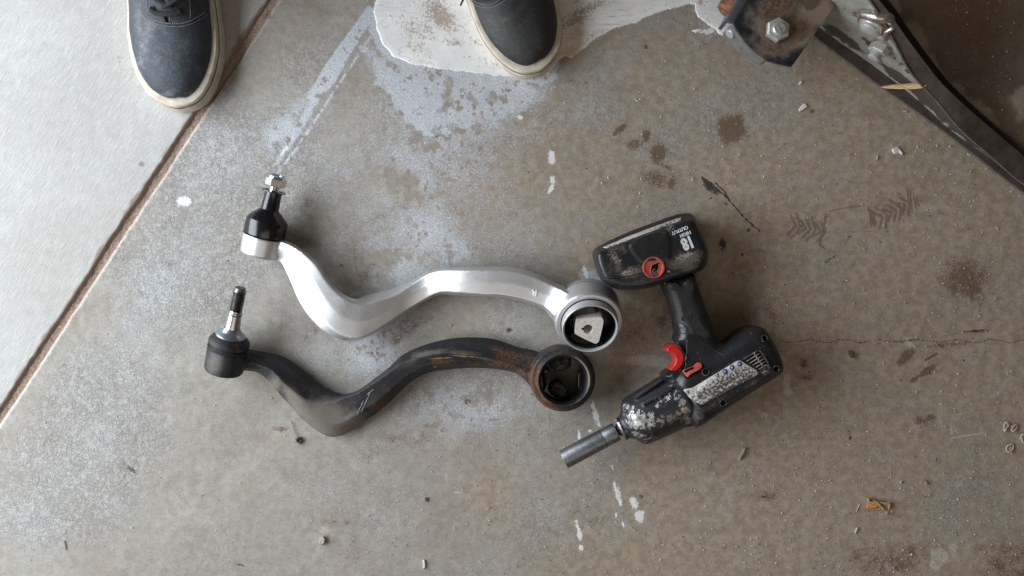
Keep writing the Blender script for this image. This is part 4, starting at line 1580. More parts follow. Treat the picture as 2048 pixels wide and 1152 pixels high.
rib((1286, 808), (1345, 776), .0665, .0690, .0030)
rib((1270, 796), (1326, 758), .0570, .0590, .0028)
rib((1306, 862), (1383, 846), .050, .050, .0040)
case_m = fuse(cb, .0011, 4)
case = obj('hammer_case', case_m, m_case.m, wrench)
mask_attr(case, 'wear', [
    [(1270, 838, 17, 20, 0, .95), (1266, 822, 12, 10, 0, .72), (1335, 838, 40, 15, -25, .66), (1292, 850, 30, 16, -30, .70), (1366, 812, 9, 38, -28, .70), (1246, 860, 10, 26, -28, .36), (1240, 856, 4, 30, -28, .70), (1254, 814, 9, 9, 0, .72), (1300, 872, 22, 8, -20, .64), (1346, 776, 12, 6, 40, .62), (1325, 800, 30, 12, -25, .36), (1374, 838, 10, 14, 0, .66), (1282, 868, 22, 10, 20, .66)],
    [(1345, 842, 50, 18, -25, .75), (1320, 860, 40, 10, -20, .7), (1250, 865, 16, 20, 0, .6), (1335, 815, 30, 14, -20, .4)], []])
mb = MB()
sqv = []
e_u = ax3.cross(Vector((0, 0, 1))).normalized()
mb.lathe([(-16 * q, 10 * q), (-6 * q, 10 * q), (-5 * q, 13 * q), (1 * q, 13 * q)], o3, ax3, 28)
for i in range(3):
    t_ = (-11 + 3 * i) * q
    mb.lathe([(t_, 10 * q), (t_ + q, 11.6 * q), (t_ + 2 * q, 10 * q)], o3, ax3, 28, caps=False)
obj('anvil', mb, m_dsteel, wrench, smooth=30)

# data label, icons
lab = [(1366, 781), (1370, 778), (1384, 776), (1428, 750), (1474, 722), (1482, 721.5), (1490, 727), (1516, 742), (1518.5, 746), (1514, 751), (1470, 775), (1410, 808), (1404, 810), (1398, 807), (1380, 796), (1367, 786)]
mb = MB()
drape(mb, bw, lab, .0006, 4, .0012)
lb = obj('data_label', mb, m_label.m, wrench)
mask_attr(lb, 'wear', [[(1450, 785, 120, 8, -31, .80), (1470, 758, 60, 8, -31, .60), (1400, 792, 30, 10, -30, .62), (1445, 768, 80, 15, -31, .62), (1505, 746, 14, 8, 0, .55), (1375, 784, 14, 7, 0, .5)], [], []])
bl = bvh_of(lb)
for i, (cx, cy) in enumerate([(1479, 728), (1464, 735), (1450, 743)]):
    mb = MB()
    drape(mb, bl, [(cx + 5.2 * math.cos(q_), cy + 5.2 * math.sin(q_)) for q_ in np.linspace(0, 6.283, 17)[:-1]], .0003, 4, .0002)
    ic = obj('warning_icon', mb, m_blue, lb, loc=WL[wrench])
    mb = MB()
    if i == 0:
        drape(mb, bl, [(cx - 2.5, cy - 2), (cx + 2, cy - 3), (cx + 3, cy + 1.5), (cx - 1, cy + 3)], .0005, 4, .0002)
    elif i == 1:
        drape(mb, bl, [(cx - 3, cy), (cx + 3, cy - 1.5), (cx + 3, cy + .5), (cx - 2, cy + 2)], .0005, 4, .0002)
    else:
        drape(mb, bl, [(cx - 1, cy - 3), (cx + 2, cy - 1), (cx + 1, cy + 3), (cx - 2, cy + 1)], .0005, 4, .0002)
tri_ = [(1428.5, 752), (1436.5, 745.5), (1438, 755)]
mb = MB()
drape(mb, bl, tri_, .0003, 4, .0002)
ic = obj('warning_icon', mb, m_blue, lb, loc=WL[wrench])
for cx, cy in ((1479, 728), (1464, 735), (1450, 743), (1434.5, 751)):
    mb = MB()
    drape(mb, bl, [(cx - 2.2, cy - .6), (cx + .8, cy - 2.4), (cx + 2.2, cy + .4), (cx - .6, cy + 2.2)], .0005, 4, .0002)
    obj('icon_glyph', mb, m_pwhite, lb, loc=WL[wrench])

# air vents: slot shade as flat black patches, bars standing between
D1 = np.array((.862, -.507))
D2 = np.array((.55, .835))
O_ = np.array((1489., 721.))
outl = [O_ + D1 * 0 + D2 * -3, O_ + D1 * 36 + D2 * -3, O_ + D1 * 36 + D2 * 30, O_ + D1 * 20 + D2 * 30]
for r_ in range(5):
    s0 = 2 + r_ * 3.0
    for (a0, a1) in ((s0, 22 + r_ * .6), (25 + r_ * .6, 35)):
        if a1 - a0 < 3:
            continue
        b0, b1 = r_ * 6.6 - 2.2, r_ * 6.6 + 2.2
        mb = MB()
        drape(mb, bw, [tuple(O_ + D1 * a_ + D2 * b_) for a_, b_ in ((a0, b0), (a1, b0), (a1, b1), (a0, b1))], .0003, 6, .0006)
        obj('vent_slot', mb, m_dark, wrench, smooth=False)
mb = MB()
for r_ in range(6):
    b0 = r_ * 6.6 - 3.3
    a0 = max(0, 1 + (r_ - .5) * 3.0)
    mb.tube([on(bw, *(O_ + D1 * a_ + D2 * b0), .0004) for a_ in np.linspace(a0, 36, 6)], .0008, 6)
for a0 in (23.8, 36.2):
    mb.tube([on(bw, *(O_ + D1 * (a0 + b_ * .02) + D2 * b_), .0004) for b_ in np.linspace(-3, 30, 6)], .0009, 6)
gr_ = obj('vent_grille', mb, m_plastic.m, wrench)
mask_attr(gr_, 'wear', [[(1512, 722, 60, 60, 0, .9)], [(1515, 722, 14, 22, -25, .75)], []])
for cx, cy, r_ in ((1411, 744, 6.2), (1529, 677, 6.0), (1552, 738, 6), (1446, 806, 6)):
    p = on(bw, cx, cy)
    nrm = bw.find_nearest(p)[1]
    if nrm.z < 0:
        nrm = -nrm
    r_ *= .58e-3
    mb = MB()
    mb.lathe([(-.003, r_ * 1.25), (.0007, r_ * 1.25), (.0009, r_ * 1.1), (.0006, r_), (-.0001, r_ * .95)], p, nrm, 28, caps=False)
    hb_ = obj('screw_boss', mb, m_plastic.m, wrench, smooth=40)
    set_attr(hb_.data, 'wear', .55, .35, 0)
    mb = MB()
    mb.lathe([(-.002, r_ * .98), (.0003, r_ * .98)], p, nrm, 24)
    obj('screw_hole', mb, m_dark, hb_, loc=WL[wrench], smooth=False)  # flat black disc, the hole's shade put into its colour

# battery
O1 = [(1194, 528), (1189.5, 502), (1209, 486), (1259, 463), (1308, 444.5), (1350, 430), (1374, 426), (1388, 432), (1398, 452), (1414, 494), (1416, 516), (1408, 538), (1374, 552), (1325, 568), (1292, 577), (1259, 580), (1234, 577), (1214, 568), (1203, 552)]
O2 = [(1196, 528), (1194, 507), (1212, 497.5), (1259, 481), (1310, 461.5), (1350, 447), (1374, 439), (1387, 440), (1397, 456), (1412, 494), (1414, 514), (1406, 535), (1374, 549), (1325, 565), (1292, 574), (1259, 577), (1234, 574), (1215, 565), (1205, 551)]
O1, O2 = catmull(O1, 4, True), catmull(O2, 4, True)


def w2(pts, z, inset=0.0, zp=None):
    ol = [tuple(W(p[0], p[1], z if zp is None else zp))[:2] for p in pts]
    if inset:
        ol = offset_poly(ol, inset)
    return [Vector((x_, y_, z)) for x_, y_ in ol]


bb = MB()
bb.loft([w2(O1, .001, .006, .040), w2(O1, .003, .002, .040), w2(O1, .008, 0, .040), w2(O1, .044), w2(O1, .048, .0007), w2(O2, .0675, 0), w2(O2, .0715, .0010), w2(O2, .0742, .0034), w2(O2, .0752, .0075)])
pillow(bb, [(1258, 488), (1330, 462), (1338, 512), (1328, 522), (1285, 527), (1270, 518)], .05, .0765, .003)
me = fuse(bb, .0012, 3)
bat = obj('battery', me, m_plastic.m, wrench)
mask_attr(bat, 'wear', [[(1232, 520, 12, 34, -15, .78), (1262, 545, 28, 12, -18, .80), (1370, 520, 34, 14, -18, .90), (1222, 530, 12, 30, -15, .5), (1300, 560, 60, 8, -15, .4), (1245, 500, 10, 24, -15, .5), (1380, 535, 24, 10, -18, .6), (1300, 490, 60, 30, -18, .2)],
                        [(1226, 512, 10, 22, -15, .45), (1372, 512, 24, 6, -12, .62), (1255, 545, 20, 8, -18, .55), (1241, 521, 2.5, 2.5, 0, 1), (1338, 543, 3, 2, 0, .9), (1340, 455, 10, 14, 0, .5), (1366, 518, 10, 6, -20, .55)], []])
bb_ = bvh_of(bat)
mb = MB()
drape(mb, bb_, [(1206, 495), (1258, 472.5), (1310, 453), (1350, 438.5), (1364, 434.5), (1362, 441), (1330, 452), (1258, 480), (1214, 496.5)], .0004, 5, .001)
sk_ = obj('battery_sticker', mb, m_label.m, bat, loc=WL[wrench])
mask_attr(sk_, 'wear', [[(1260, 480, 60, 2, -21, .55), (1330, 450, 40, 2, -20, .6), (1225, 493, 20, 4, -20, .5)], [], []])
mb = MB()
seamp = catmull([(1203, 549), (1215, 556), (1240, 556), (1262, 551), (1284, 546)], 5)
mb.tube([on(bb_, *p, .00005) for p in seamp], .0004, 5)
obj('case_seam', mb, m_dark, bat, loc=WL[wrench])
# badge
pb_ = on(bb_, 1307, 535)
R_ = 22 * .58e-3
mb = MB()
mb.lathe([(-.003, R_), (.0012, R_), (.0019, R_ * .97), (.0019, R_ * .86), (.0010, R_ * .82), (.0008, R_ * .3), (.0008, .0002)], pb_, (0, 0, 1), 48)
bd = obj('badge', mb, m_redw, wrench, smooth=35, label='round red badge with dark slanted emblem')
bbd = bvh_of(bd)


def zz(pts):
    return [(1270 + x_ / 16.46, 500 + y_ / 16.46) for x_, y_ in pts]


mb = MB()
drape(mb, bbd, zz([(775, 415), (770, 450), (740, 470), (690, 490), (640, 525), (640, 545), (690, 530), (735, 515), (750, 520), (740, 600), (715, 672), (700, 668), (705, 610), (690, 560), (660, 590), (670, 620), (620, 650), (560, 665), (520, 700), (512, 640), (530, 560), (565, 490), (620, 465)]), .0005, 3, .0004)
obj('badge_emblem', mb, m_dark, bd, loc=WL[wrench])
mb = MB()
drape(mb, bbd, zz([(515, 715), (600, 690), (690, 690), (760, 790), (700, 850), (590, 880), (500, 800)]), .0003, 3, .0003)
obj('badge_emblem', mb, simple('badge_grey', (.07, .06, .055), .5, bump=0), bd, loc=WL[wrench])
mb = MB()
for pl in ([(505, 810), (500, 690), (515, 640), (530, 550), (570, 480), (640, 455), (775, 400)], [(520, 690), (600, 660), (670, 615)], [(870, 780), (880, 640), (930, 480)], [(690, 290), (780, 350), (860, 420)]):
    mb.tube([on(bbd, *p, .0004) for p in zz(catmull(pl, 4))], .00028, 5)
obj('badge_outline', mb, simple('badge_pink', (.55, .24, .18), .45, bump=0), bd, loc=WL[wrench])
# print on the battery
text_on('battery_text', 'OUTPUT', 1359.5, 460.5, 6.6, 202, bb_, m_white.m, bat, bold=.03, sx=.93)
text_on('battery_text', 'HIGH', 1370.5, 468, 7.0, 202, bb_, m_white.m, bat, bold=.03, sx=.95)
text_on('battery_text', '18', 1375, 485, 23, 202, bb_, m_white.m, bat, bold=.05, sx=.72)

# socket
sock = MB()
sp = [(-13 * q, 12 * q), (-13 * q, 17.5 * q), (-14.5 * q, 19 * q), (-40 * q, 19.2 * q), (-41 * q, 18.7 * q), (-42.5 * q, 18.7 * q), (-43.5 * q, 19.3 * q), (-132 * q, 19.6 * q), (-133.5 * q, 19.0 * q), (-133 * q, 16 * q), (-110 * q, 15.5 * q), (-110 * q, 1 * q)]
sock.lathe([(a_ + 4 * q, b_) for a_, b_ in sp], o3, ax3, 48)
m_sock = simple('worn_socket_steel', (.185, .19, .205), .44, .9, var=.22, bump=.12, scale=260, grime=(.03, .028, .027), grime_amt=.22, gscale=380)
so = obj('deep_socket', sock, m_sock, loc=W(1180, 891, .026), smooth=30)
tag(so, 'dark steel deep socket fitted on the nose of the impact wrench', 'socket')


# ================================================================== PERSON IN SHOES (only the shoes are in the picture)
PROF = [(0, 8, 8.01), (1.5, -1, 17), (3.5, -7, 24), (7, -14, 31), (12, -22, 37), (18, -28.5, 42), (28, -35.5, 48), (40, -42, 53), (55, -46.5, 57), (70, -50, 59.5), (92, -53, 59.5), (114, -52.5, 57.5), (140, -52, 54), (165, -50, 48.5), (195, -46, 42),
        (225, -43, 38), (250, -38, 35), (268, -31, 29), (280, -22, 21), (287, -11, 11), (290, -1, 1.01)]
TOPH = [(0, 28), (6, 33), (12, 38.5), (20, 44), (30, 48), (45, 51.5), (60, 53.5), (80, 56.5), (100, 62), (120, 70), (140, 80), (155, 88), (170, 90), (200, 84), (230, 78), (260, 82), (290, 84)]


def interp(tab, s, k=1):
    xs = [r[0] for r in tab]
    return float(np.interp(s, xs, [r[k] for r in tab]))


def make_shoe(person, tip_px, axis, mirror, sc, mats, lab):
    """tip_px: photo pixel of the centre line at the toe, axis: direction toe->heel in the picture"""
    m_up, m_sole, m_line, m_lace, m_thr = mats
    ax_ = Vector((axis[0], -axis[1], 0)).normalized()
    sd = Vector((-ax_.y, ax_.x, 0)) * -1          # to the right in the picture when the heel points up
    T = W(tip_px[0], tip_px[1], .004)
    T.z = 0
    mir = -1 if mirror else 1

    def L(s, w, z):
        return T + ax_ * (s * sc / 1000) + sd * (w * mir * sc / 1000) + Vector((0, 0, z * sc / 1000))

    def outline(inset, n=14):
        half_l = [(s, l) for s, l, r in PROF]
        half_r = [(s, r) for s, l, r in PROF]
        pts = half_r + half_l[::-1][1:-1]
        pts = catmull(pts, 3, True)
        ip = offset_poly([tuple(p) for p in pts], inset)
        return ip

    base = outline(0)

    def ring(inset, z, bulge=0.0):
        r = offset_poly([tuple(p) for p in base], inset)
        return [L(a_, b_, z) for a_, b_ in r]

    mb = MB()
    mb.loft([ring(4, 0), ring(1.2, 0), ring(.2, 2), ring(0, 6), ring(.4, 14), ring(1.0, 21.6), ring(2.0, 22.4), ring(2.1, 23.6), ring(1.6, 24.4), ring(2.0, 28), ring(2.8, 30), ring(3.8, 30.4), ring(9.4, 31.0), ring(13.5, 30.4), ring(15, 28)])
    shoe = obj('shoe', None or make_upper(L, base, m_up), m_up, person, label=lab)
    sole = obj('sole', mb, m_sole, shoe, smooth=50)
    mb = MB()
    mb.loft([ring(1.6, 21.6), ring(1.2, 22.0), ring(1.4, 24.0), ring(2.0, 24.4)], caps=False)
    obj('foxing_line', mb, m_line, shoe)
    # textured toe bumper
    mb = MB()
    r0 = [p for p in base]
    n = len(r0)
    idx = [i for i in range(-26, 27)]
    for i in idx:
        a_, b_ = r0[i % n]
        if a_ > 62:
            continue
        for j in range(7):
            c_ = L(a_, b_, 3.4 + j * 1.75)
            mb.box(c_, ax_ * .0016, sd * .0016, Vector((0, 0, .0005)))
    bv_ = bvh_of(shoe)
    bs_ = bvh_of(shoe, sole)
    return shoe, L, bv_, bs_


def make_upper(L, base, m_up):
    rings = []
    NS = 33
    for s in list(np.linspace(13.0, 40, 14)) + list(np.linspace(46, 150, 18)):
        l = interp([(a, b) for a, b, c in PROF], s - 10.0 * max(0, 1 - s / 120)) + 4.2
        r = interp([(a, c) for a, b, c in PROF], s - 9.0 * max(0, 1 - s / 120)) - 6.0
        h = interp(TOPH, s)
        if l > r:
            l = r = (l + r) / 2
        ring = []
        pw = 2.5 - .5 * min(1, s / 120)
        for k in range(NS):
            t = -1 + 2 * k / (NS - 1)
            tt = math.copysign(abs(t) ** .8, t)
            ww = (l + r) / 2 + tt * (r - l) / 2
            zz_ = 27 + max(0, h - 27) * (max(0, 1 - abs(tt) ** pw)) ** .62
            # light creasing of worn leather
            zz_ += 1.1 * math.sin(s * .36 + ww * .05 + 1.3 * math.sin(ww * .11)) * max(0, 1 - abs(tt)) * max(0, 1 - abs(s - 78) / 34)
            ring.append(L(s, ww, zz_))
        rings.append(ring)
    mb = MB()
    first = rings[0]
    c0 = sum(first, Vector()) / NS
    mb.loft([[c0 + (p - c0) * .05 for p in first]] + rings, closed=False, caps=False)
    # walls behind the tongue up to the collar
    rings = []
    for s in np.linspace(150, 286, 20):
        l = interp([(a, b) for a, b, c in PROF], s) + 5
        r = interp([(a, c) for a, b, c in PROF], s) - 5
        h = interp(TOPH, s)
        g = min(1, (s - 150) / 25)
        half = (r - l) / 2
        mid = (l + r) / 2
        ring = []
        for k in range(8):
            t = k / 7
            ring.append(L(s, mid - half * (1 - .28 * t * t * (1 if s < 270 else .7)), 27 + (h - 27 - 8 * (1 - g)) * t))
        for k in range(7, -1, -1):
            t = k / 7
            ring.append(L(s, mid + half * (1 - .28 * t * t * (1 if s < 270 else .7)), 27 + (h - 27 - 8 * (1 - g)) * t))
        rings.append(ring)
    a = MB()
    a.loft([r[:8] for r in rings], closed=False, caps=False)
    a.loft([r[8:] for r in rings], closed=False, caps=False)
    last = rings[-1]
    a.loft([last[:8], last[8:][::-1]], closed=False, caps=False)
    mb.add(a.v, a.f)
    me = raw_mesh('shoe', mb)
    return evaluated(me, [('SOLIDIFY', dict(thickness=.003, offset=-1)), ('SUBSURF', dict(levels=1))])


def leather(name, c1, c2, dust, amt):
    m = Mat(name, .55)
    n = m.noise(45, 5, .65)
    f = m.noise(700, 5, .7)
    v = m.vec((150, 230, 150), (0, 0, .5))
    cr = m.noise(1.0, 5, .65, v)
    c = m.mix(m.step(n, .32, .7), c1, c2)
    a_ = m.attr('wear')
    c = m.mix(m.math('MULTIPLY', m.ragged(a_[0], m.math('ADD', m.math('MULTIPLY', cr, .5), m.math('MULTIPLY', n, .5)), 1.2, .25, 1.0), amt), c, dust)
    c = m.mix(m.math('MULTIPLY', m.step(cr, .58, .75), .35), c, dust)
    c = m.mix(m.math('MULTIPLY', m.step(f, .64, .74), .35), c, dust)
    m.col(c)
    m.rough(m.step(n, .3, .7, .48, .65))
    m.bump(m.math('ADD', cr, m.math('MULTIPLY', f, .8)), .75, .0010)
    return m.m


m_sole = Mat('dirty_cream_rubber', .6)
n = m_sole.noise(70, 5, .65)
f_ = m_sole.noise(900, 4, .7)
vv_ = m_sole.vec((90, 90, 900))
st_ = m_sole.noise(1.0, 3, .6, vv_)
c = m_sole.mix(m_sole.step(n, .3, .72), (.50, .43, .34), (.68, .62, .52))
c = m_sole.mix(m_sole.math('MULTIPLY', m_sole.step(f_, .55, .75), .5), c, (.34, .26, .18))
c = m_sole.mix(m_sole.math('MULTIPLY', m_sole.step(st_, .55, .72), .4), c, (.30, .23, .16))
m_sole.col(c)
m_sole.bump(m_sole.math('ADD', f_, m_sole.voro(480, None, 'F1')), .4, .0005)
m_line = simple('dark_foxing_line', (.045, .040, .038), .7, bump=.1)
m_lace = simple('black_lace', (.018, .018, .020), .8, bump=.6, scale=300)
m_thr = simple('grey_thread', (.30, .28, .26), .8, bump=0)
m_navy = leather('navy_leather', (.020, .025, .034), (.036, .048, .068), (.20, .205, .21), .70)
m_char = leather('charcoal_leather', (.014, .014, .015), (.026, .025, .025), (.11, .098, .085), .5)
m_eye = simple('dark_eyelet', (.06, .06, .065), .4, .8, bump=0)

person = thing('person', 'person standing in worn dark lace-up shoes with dirty cream rubber soles', 'person', W(700, -200, 0))


def stitch(mb, bv_, pts, step=4.2, ln=2.6, r=.00042):
    P_ = catmull(pts, 24)
    d = 0
    on_ = []
    acc = [0]
    for i in range(1, len(P_)):
        acc.append(acc[-1] + float(np.linalg.norm(P_[i] - P_[i - 1])))
    t = 0
    arr = np.array(P_)
    while t + ln < acc[-1]:
        a_ = [np.interp(t, acc, arr[:, k]) for k in (0, 1)]
        b_ = [np.interp(t + ln, acc, arr[:, k]) for k in (0, 1)]
        m_ = [(a_[0] + b_[0]) / 2, (a_[1] + b_[1]) / 2]
        mb.tube([on(bv_, *a_, -.0001), on(bv_, *m_, .0004), on(bv_, *b_, -.0001)], r, 5)
        t += step


# left shoe in the picture
shoe, L1, b1, bs1 = make_shoe(person, (355, 226), (-.01, -1), False, 1.0, (m_navy, m_sole.m, m_line, m_lace, m_thr), 'navy blue shoe on the joint between the two slabs')
mask_attr(shoe, 'wear', [[(292, 80, 16, 80, 10, .62), (350, 188, 50, 14, 0, .60), (330, 110, 70, 60, 0, .36), (278, 40, 10, 60, 0, .55), (425, 130, 10, 60, 15, .45)], [], []])
mb = MB()
drape(mb, b1, [(283, -20), (284, 22), (292, 33), (305, 41), (325, 47), (350, 49), (374, 46), (396, 36), (412, 26), (424, 8), (430, -20)], .0012, 8, .0016)
ov = obj('eyestay', mb, m_navy, shoe, smooth=60)
set_attr(ov.data, 'wear', .1, 0, 0)
bo = bvh_of(ov, shoe)
mb = MB()
stitch(mb, bo, [(279, 18), (292, 36), (307, 45.5), (330, 51.5), (352, 53), (376, 50), (398, 40), (416, 29)])
stitch(mb, bo, [(286, 20), (296, 32), (309, 40), (330, 46), (352, 47.5), (374, 44.5), (394, 35), (410, 24)])
stitch(mb, bo, [(292, -8), (294, 10), (296, 26)])
stitch(mb, bo, [(378, -8), (380, 12), (381, 38)])
stitch(mb, bo, [(339, 34), (340, 44)])
obj('stitching', mb, m_thr, shoe)['kind'] = 'stuff'
mb = MB()
drape(mb, bo, [(327, 33), (333, 32), (337, 44), (331, 45)], .0004, 5, .0004)
obj('tongue_slot', mb, m_dark, shoe)


def lace(bv_, pts, w, shoe_, off=.0022):
    P_ = catmull(pts, 6)
    mb = MB()
    ctr = [on(bv_, *p, off) for p in P_]
    rings = []
    for i, p in enumerate(ctr):
        d = (ctr[min(i + 1, len(ctr) - 1)] - ctr[max(i - 1, 0)]).normalized()
        sdv = d.cross(Vector((0, 0, 1))).normalized()
        up = Vector((0, 0, 1))
        rings.append([p + sdv * (math.cos(q_) * w / 2) + up * (math.sin(q_) * .0011) for q_ in np.linspace(0, 6.283, 11)[:-1]])
    mb.loft(rings)
    return obj('lace', mb, m_lace, shoe_)


def eyelet(bv_, px, py, shoe_, r=.0036):
    p = on(bv_, px, py)
    nrm = bv_.find_nearest(p)[1]
    nrm = nrm if nrm.z > 0 else -nrm
    mb = MB()
    mb.lathe([(-.001, r), (.0008, r), (.0013, r * .85), (.0008, r * .62), (-.0006, r * .6)], p, nrm, 24, caps=False)
    mb.lathe([(-.001, r * .6), (-.0002, r * .6)], p, nrm, 16)
    obj('eyelet', mb, m_eye, shoe_, smooth=40)


for e in ((305, 18), (360, 22), (308, -6), (366, -4)):
    eyelet(bo, *e, shoe)
lace(bo, [(304, 18), (312, 25), (333, 28), (352, 26), (361, 22)], .0062, shoe)
lace(bo, [(325, 14), (338, 8), (352, -2), (366, -8)], .0058, shoe, .0045)
lace(bo, [(346, 14), (332, 8), (318, 0), (306, -8)], .0058, shoe, .0035)
lace(bo, [(334, 16), (336, 4), (336, -10)], .007, shoe, .003)
mb = MB()
mb.tube([W(286, -6, .062), W(281, 6, .058), W(273, 19, .052)], [.0012, .0013, .0011], 8)
obj('aglet', mb, m_lace, shoe)
mb = MB()
p_ = W(379, 217, .006)
mb.lathe([(-.002, .0045), (.0010, .0045)], W(381, 215.5, .008), (.25, -1, .25), 20)
obj('sole_nick', mb, m_dark, shoe)

# right shoe in the picture
shoe, L2, b2, bs2 = make_shoe(person, (1092, 147), (-.42, -.907), True, .95, (m_char, m_sole.m, m_line, m_lace, m_thr), 'charcoal shoe turned outwards on the white paint')
mask_attr(shoe, 'wear', [[(985, 50, 40, 40, 40, .7), (1070, 110, 40, 30, 0, .35), (960, 20, 30, 30, 0, .6)], [], []])
mb = MB()
drape(mb, b2, [(930, -30), (936, -4), (946, 4), (958, 9), (970, 11.5), (984, 11), (998, 4), (1012, -8), (1022, -30)], .0012, 8, .0016)
ov = obj('eyestay', mb, m_char, shoe, smooth=60)
set_attr(ov.data, 'wear', .1, 0, 0)
bo = bvh_of(ov, shoe)
mb = MB()
stitch(mb, bo, [(930, -10), (940, 4), (953, 11), (970, 15), (986, 14), (1002, 6), (1016, -6)])
stitch(mb, bo, [(936, -10), (945, 0), (956, 6), (970, 9.5), (983, 9), (996, 2), (1008, -10)])
obj('stitching', mb, m_thr, shoe)['kind'] = 'stuff'
mb = MB()
mb.tube([W(932, -14, .060), W(926, 0, .052), W(921, 11, .046)], [.0012, .0013, .0011], 8)
obj('aglet', mb, m_lace, shoe)
lace(bo, [(950, -8), (965, -2), (985, -8)], .0062, shoe)
eyelet(bo, 948, -9, shoe)
eyelet(bo, 987, -10, shoe)
# trouser legs and socks, out of the picture above the shoes
m_sock2 = simple('black_sock', (.02, .02, .02), .9, bump=.3)
m_jean = simple('dark_denim', (.030, .036, .050), .85, bump=.4, scale=200)
for L_ in (L1, L2):
    mb = MB()
    mb.loft([[L_(218 + 40 * r_ * math.cos(t_), -2 + 30 * r_ * math.sin(t_), z_) for t_ in np.linspace(0, 6.283, 21)[:-1]] for z_, r_ in ((26, 1.0), (60, .98), (90, .95), (150, 1.0))])
    obj('sock', mb, m_sock2, person)
    mb = MB()
    mb.loft([[L_(222 + 58 * r_ * math.cos(t_), -2 + 52 * r_ * math.sin(t_), z_) for t_ in np.linspace(0, 6.283, 25)[:-1]] for z_, r_ in ((96, 1.0), (100, 1.06), (130, 1.03), (300, 1.08), (480, 1.25), (482, 1.1))])
    obj('trouser_leg', mb, m_jean, person)


# ================================================================== STEEL STAND, top right
m_brown = Mat('dirty_brown_steel', .55)
n = m_brown.noise(60, 5, .65)
f_ = m_brown.noise(500, 5, .7)
c = m_brown.mix(m_brown.step(n, .3, .7), (.040, .029, .024), (.080, .060, .050))
c = m_brown.mix(m_brown.math('MULTIPLY', m_brown.step(f_, .56, .70), .5), c, (.17, .14, .12))
m_brown.col(c)
m_brown.bump(f_, .2, .0005)
m_web = Mat('flaking_grey_green_paint', .38)
n = m_web.noise(45, 5, .6)
f_ = m_web.noise(300, 6, .75)
a_ = m_web.attr('wear')
c = m_web.mix(m_web.step(n, .35, .65), (.26, .255, .215), (.35, .35, .31))
c = m_web.mix(m_web.math('MULTIPLY', m_web.step(f_, .58, .75), .5), c, (.16, .13, .10))
c = m_web.mix(m_web.ragged(a_[0], n, .9, .45, .60), c, m_web.mix(f_, (.050, .038, .030), (.10, .08, .066)))
c = m_web.mix(m_web.math('MULTIPLY', m_web.ragged(a_[1], f_, 1.3, .40, .8), .8), c, (.15, .085, .05))
m_web.col(c)
m_web.bump(f_, .2, .0005)
m_brk = Mat('rusty_dark_bracket', .40)
a_ = m_brk.attr('wear')
nz = m_brk.noise(260, 7, .78)
nz2 = m_brk.noise(50, 5, .6)
c = m_brk.mix(m_brk.step(nz2, .3, .7), (.040, .045, .055), (.075, .078, .085))
tan_ = m_brk.ragged(a_[1], nz2, .5, .25, .75)
c = m_brk.mix(m_brk.math('MULTIPLY', tan_, .9), c, m_brk.mix(nz2, (.20, .145, .10), (.27, .205, .15)))
rs = m_brk.ragged(a_[0], m_brk.math('ADD', m_brk.math('MULTIPLY', nz, .6), m_brk.math('MULTIPLY', nz2, .4)), 1.2, .34, .72)
c = m_brk.mix(m_brk.math('MULTIPLY', rs, .92), c, m_brk.mix(m_brk.step(nz, .36, .64), (.040, .023, .014), (.195, .112, .060)))
dk = m_brk.ragged(a_[2], nz2, .5, .4, .6)
c = m_brk.mix(m_brk.math('MULTIPLY', dk, .85), c, (.075, .050, .036))
m_brk.col(c)
m_brk.link(m_brk.math('MULTIPLY', m_brk.math('SUBTRACT', 1.0, m_brk.math('MAXIMUM', rs, tan_), True), .75), m_brk.p.inputs['Metallic'])
m_brk.rough(m_brk.math('ADD', .36, m_brk.math('MULTIPLY', m_brk.math('MAXIMUM', rs, tan_), .45)))
m_brk.bump(m_brk.math('ADD', nz, m_brk.math('MULTIPLY', rs, .7)), .5, .0012)

stand = thing('steel_stand', 'dirty brown steel leg with bolted green web and rusty folded bracket', 'steel stand', W(1760, 120, 0))
HB = [(1480, -100, .150), (1545, -40, .150), (1600, 20, .150), (1651, 64, .145), (1720, 112, .102), (1789, 163, .056), (1850, 213, .040), (1902, 261, .028), (1970, 310, .016), (2033, 358, .009), (2110, 412, .008)]
Bw = [W(a, b, .005) for a, b, h in HB]
Lw = [W(a, b, 0) for a, b in [(1470, -60), (1525, -8), (1575, 32), (1636, 82), (1700, 130), (1761, 176), (1830, 224), (1885, 264), (1960, 322), (2030, 376), (2100, 426)]]
Rpx = [(1560, -160), (1640, -110), (1700, -60), (1765, 8), (1819, 83), (1878, 160), (1915, 197), (1950, 229), (2010, 280), (2075, 335), (2150, 400)]


def dens(pts, n=4):
    return [Vector(p) for p in catmull([tuple(p) for p in pts], n)]


Bd, Ld = dens(Bw), dens(Lw)
hd = [float(v_[0]) for v_ in catmull([(h, 0) for a, b, h in HB], 4)]
Td = [Vector((b.x, b.y, max(h, .007))) for b, h in zip(Bd, hd)]
Rd = [W(p[0], p[1], max(h, .007)) for p, h in zip(catmull(Rpx, 4), hd)]


def strip(rowa, rowb, th):
    """plate between two rails, with thickness vector(s) th"""
    mb = MB()
    return mb.loft([[a_, b_, b_ + th, a_ + th] for a_, b_ in zip(rowa, rowb)])


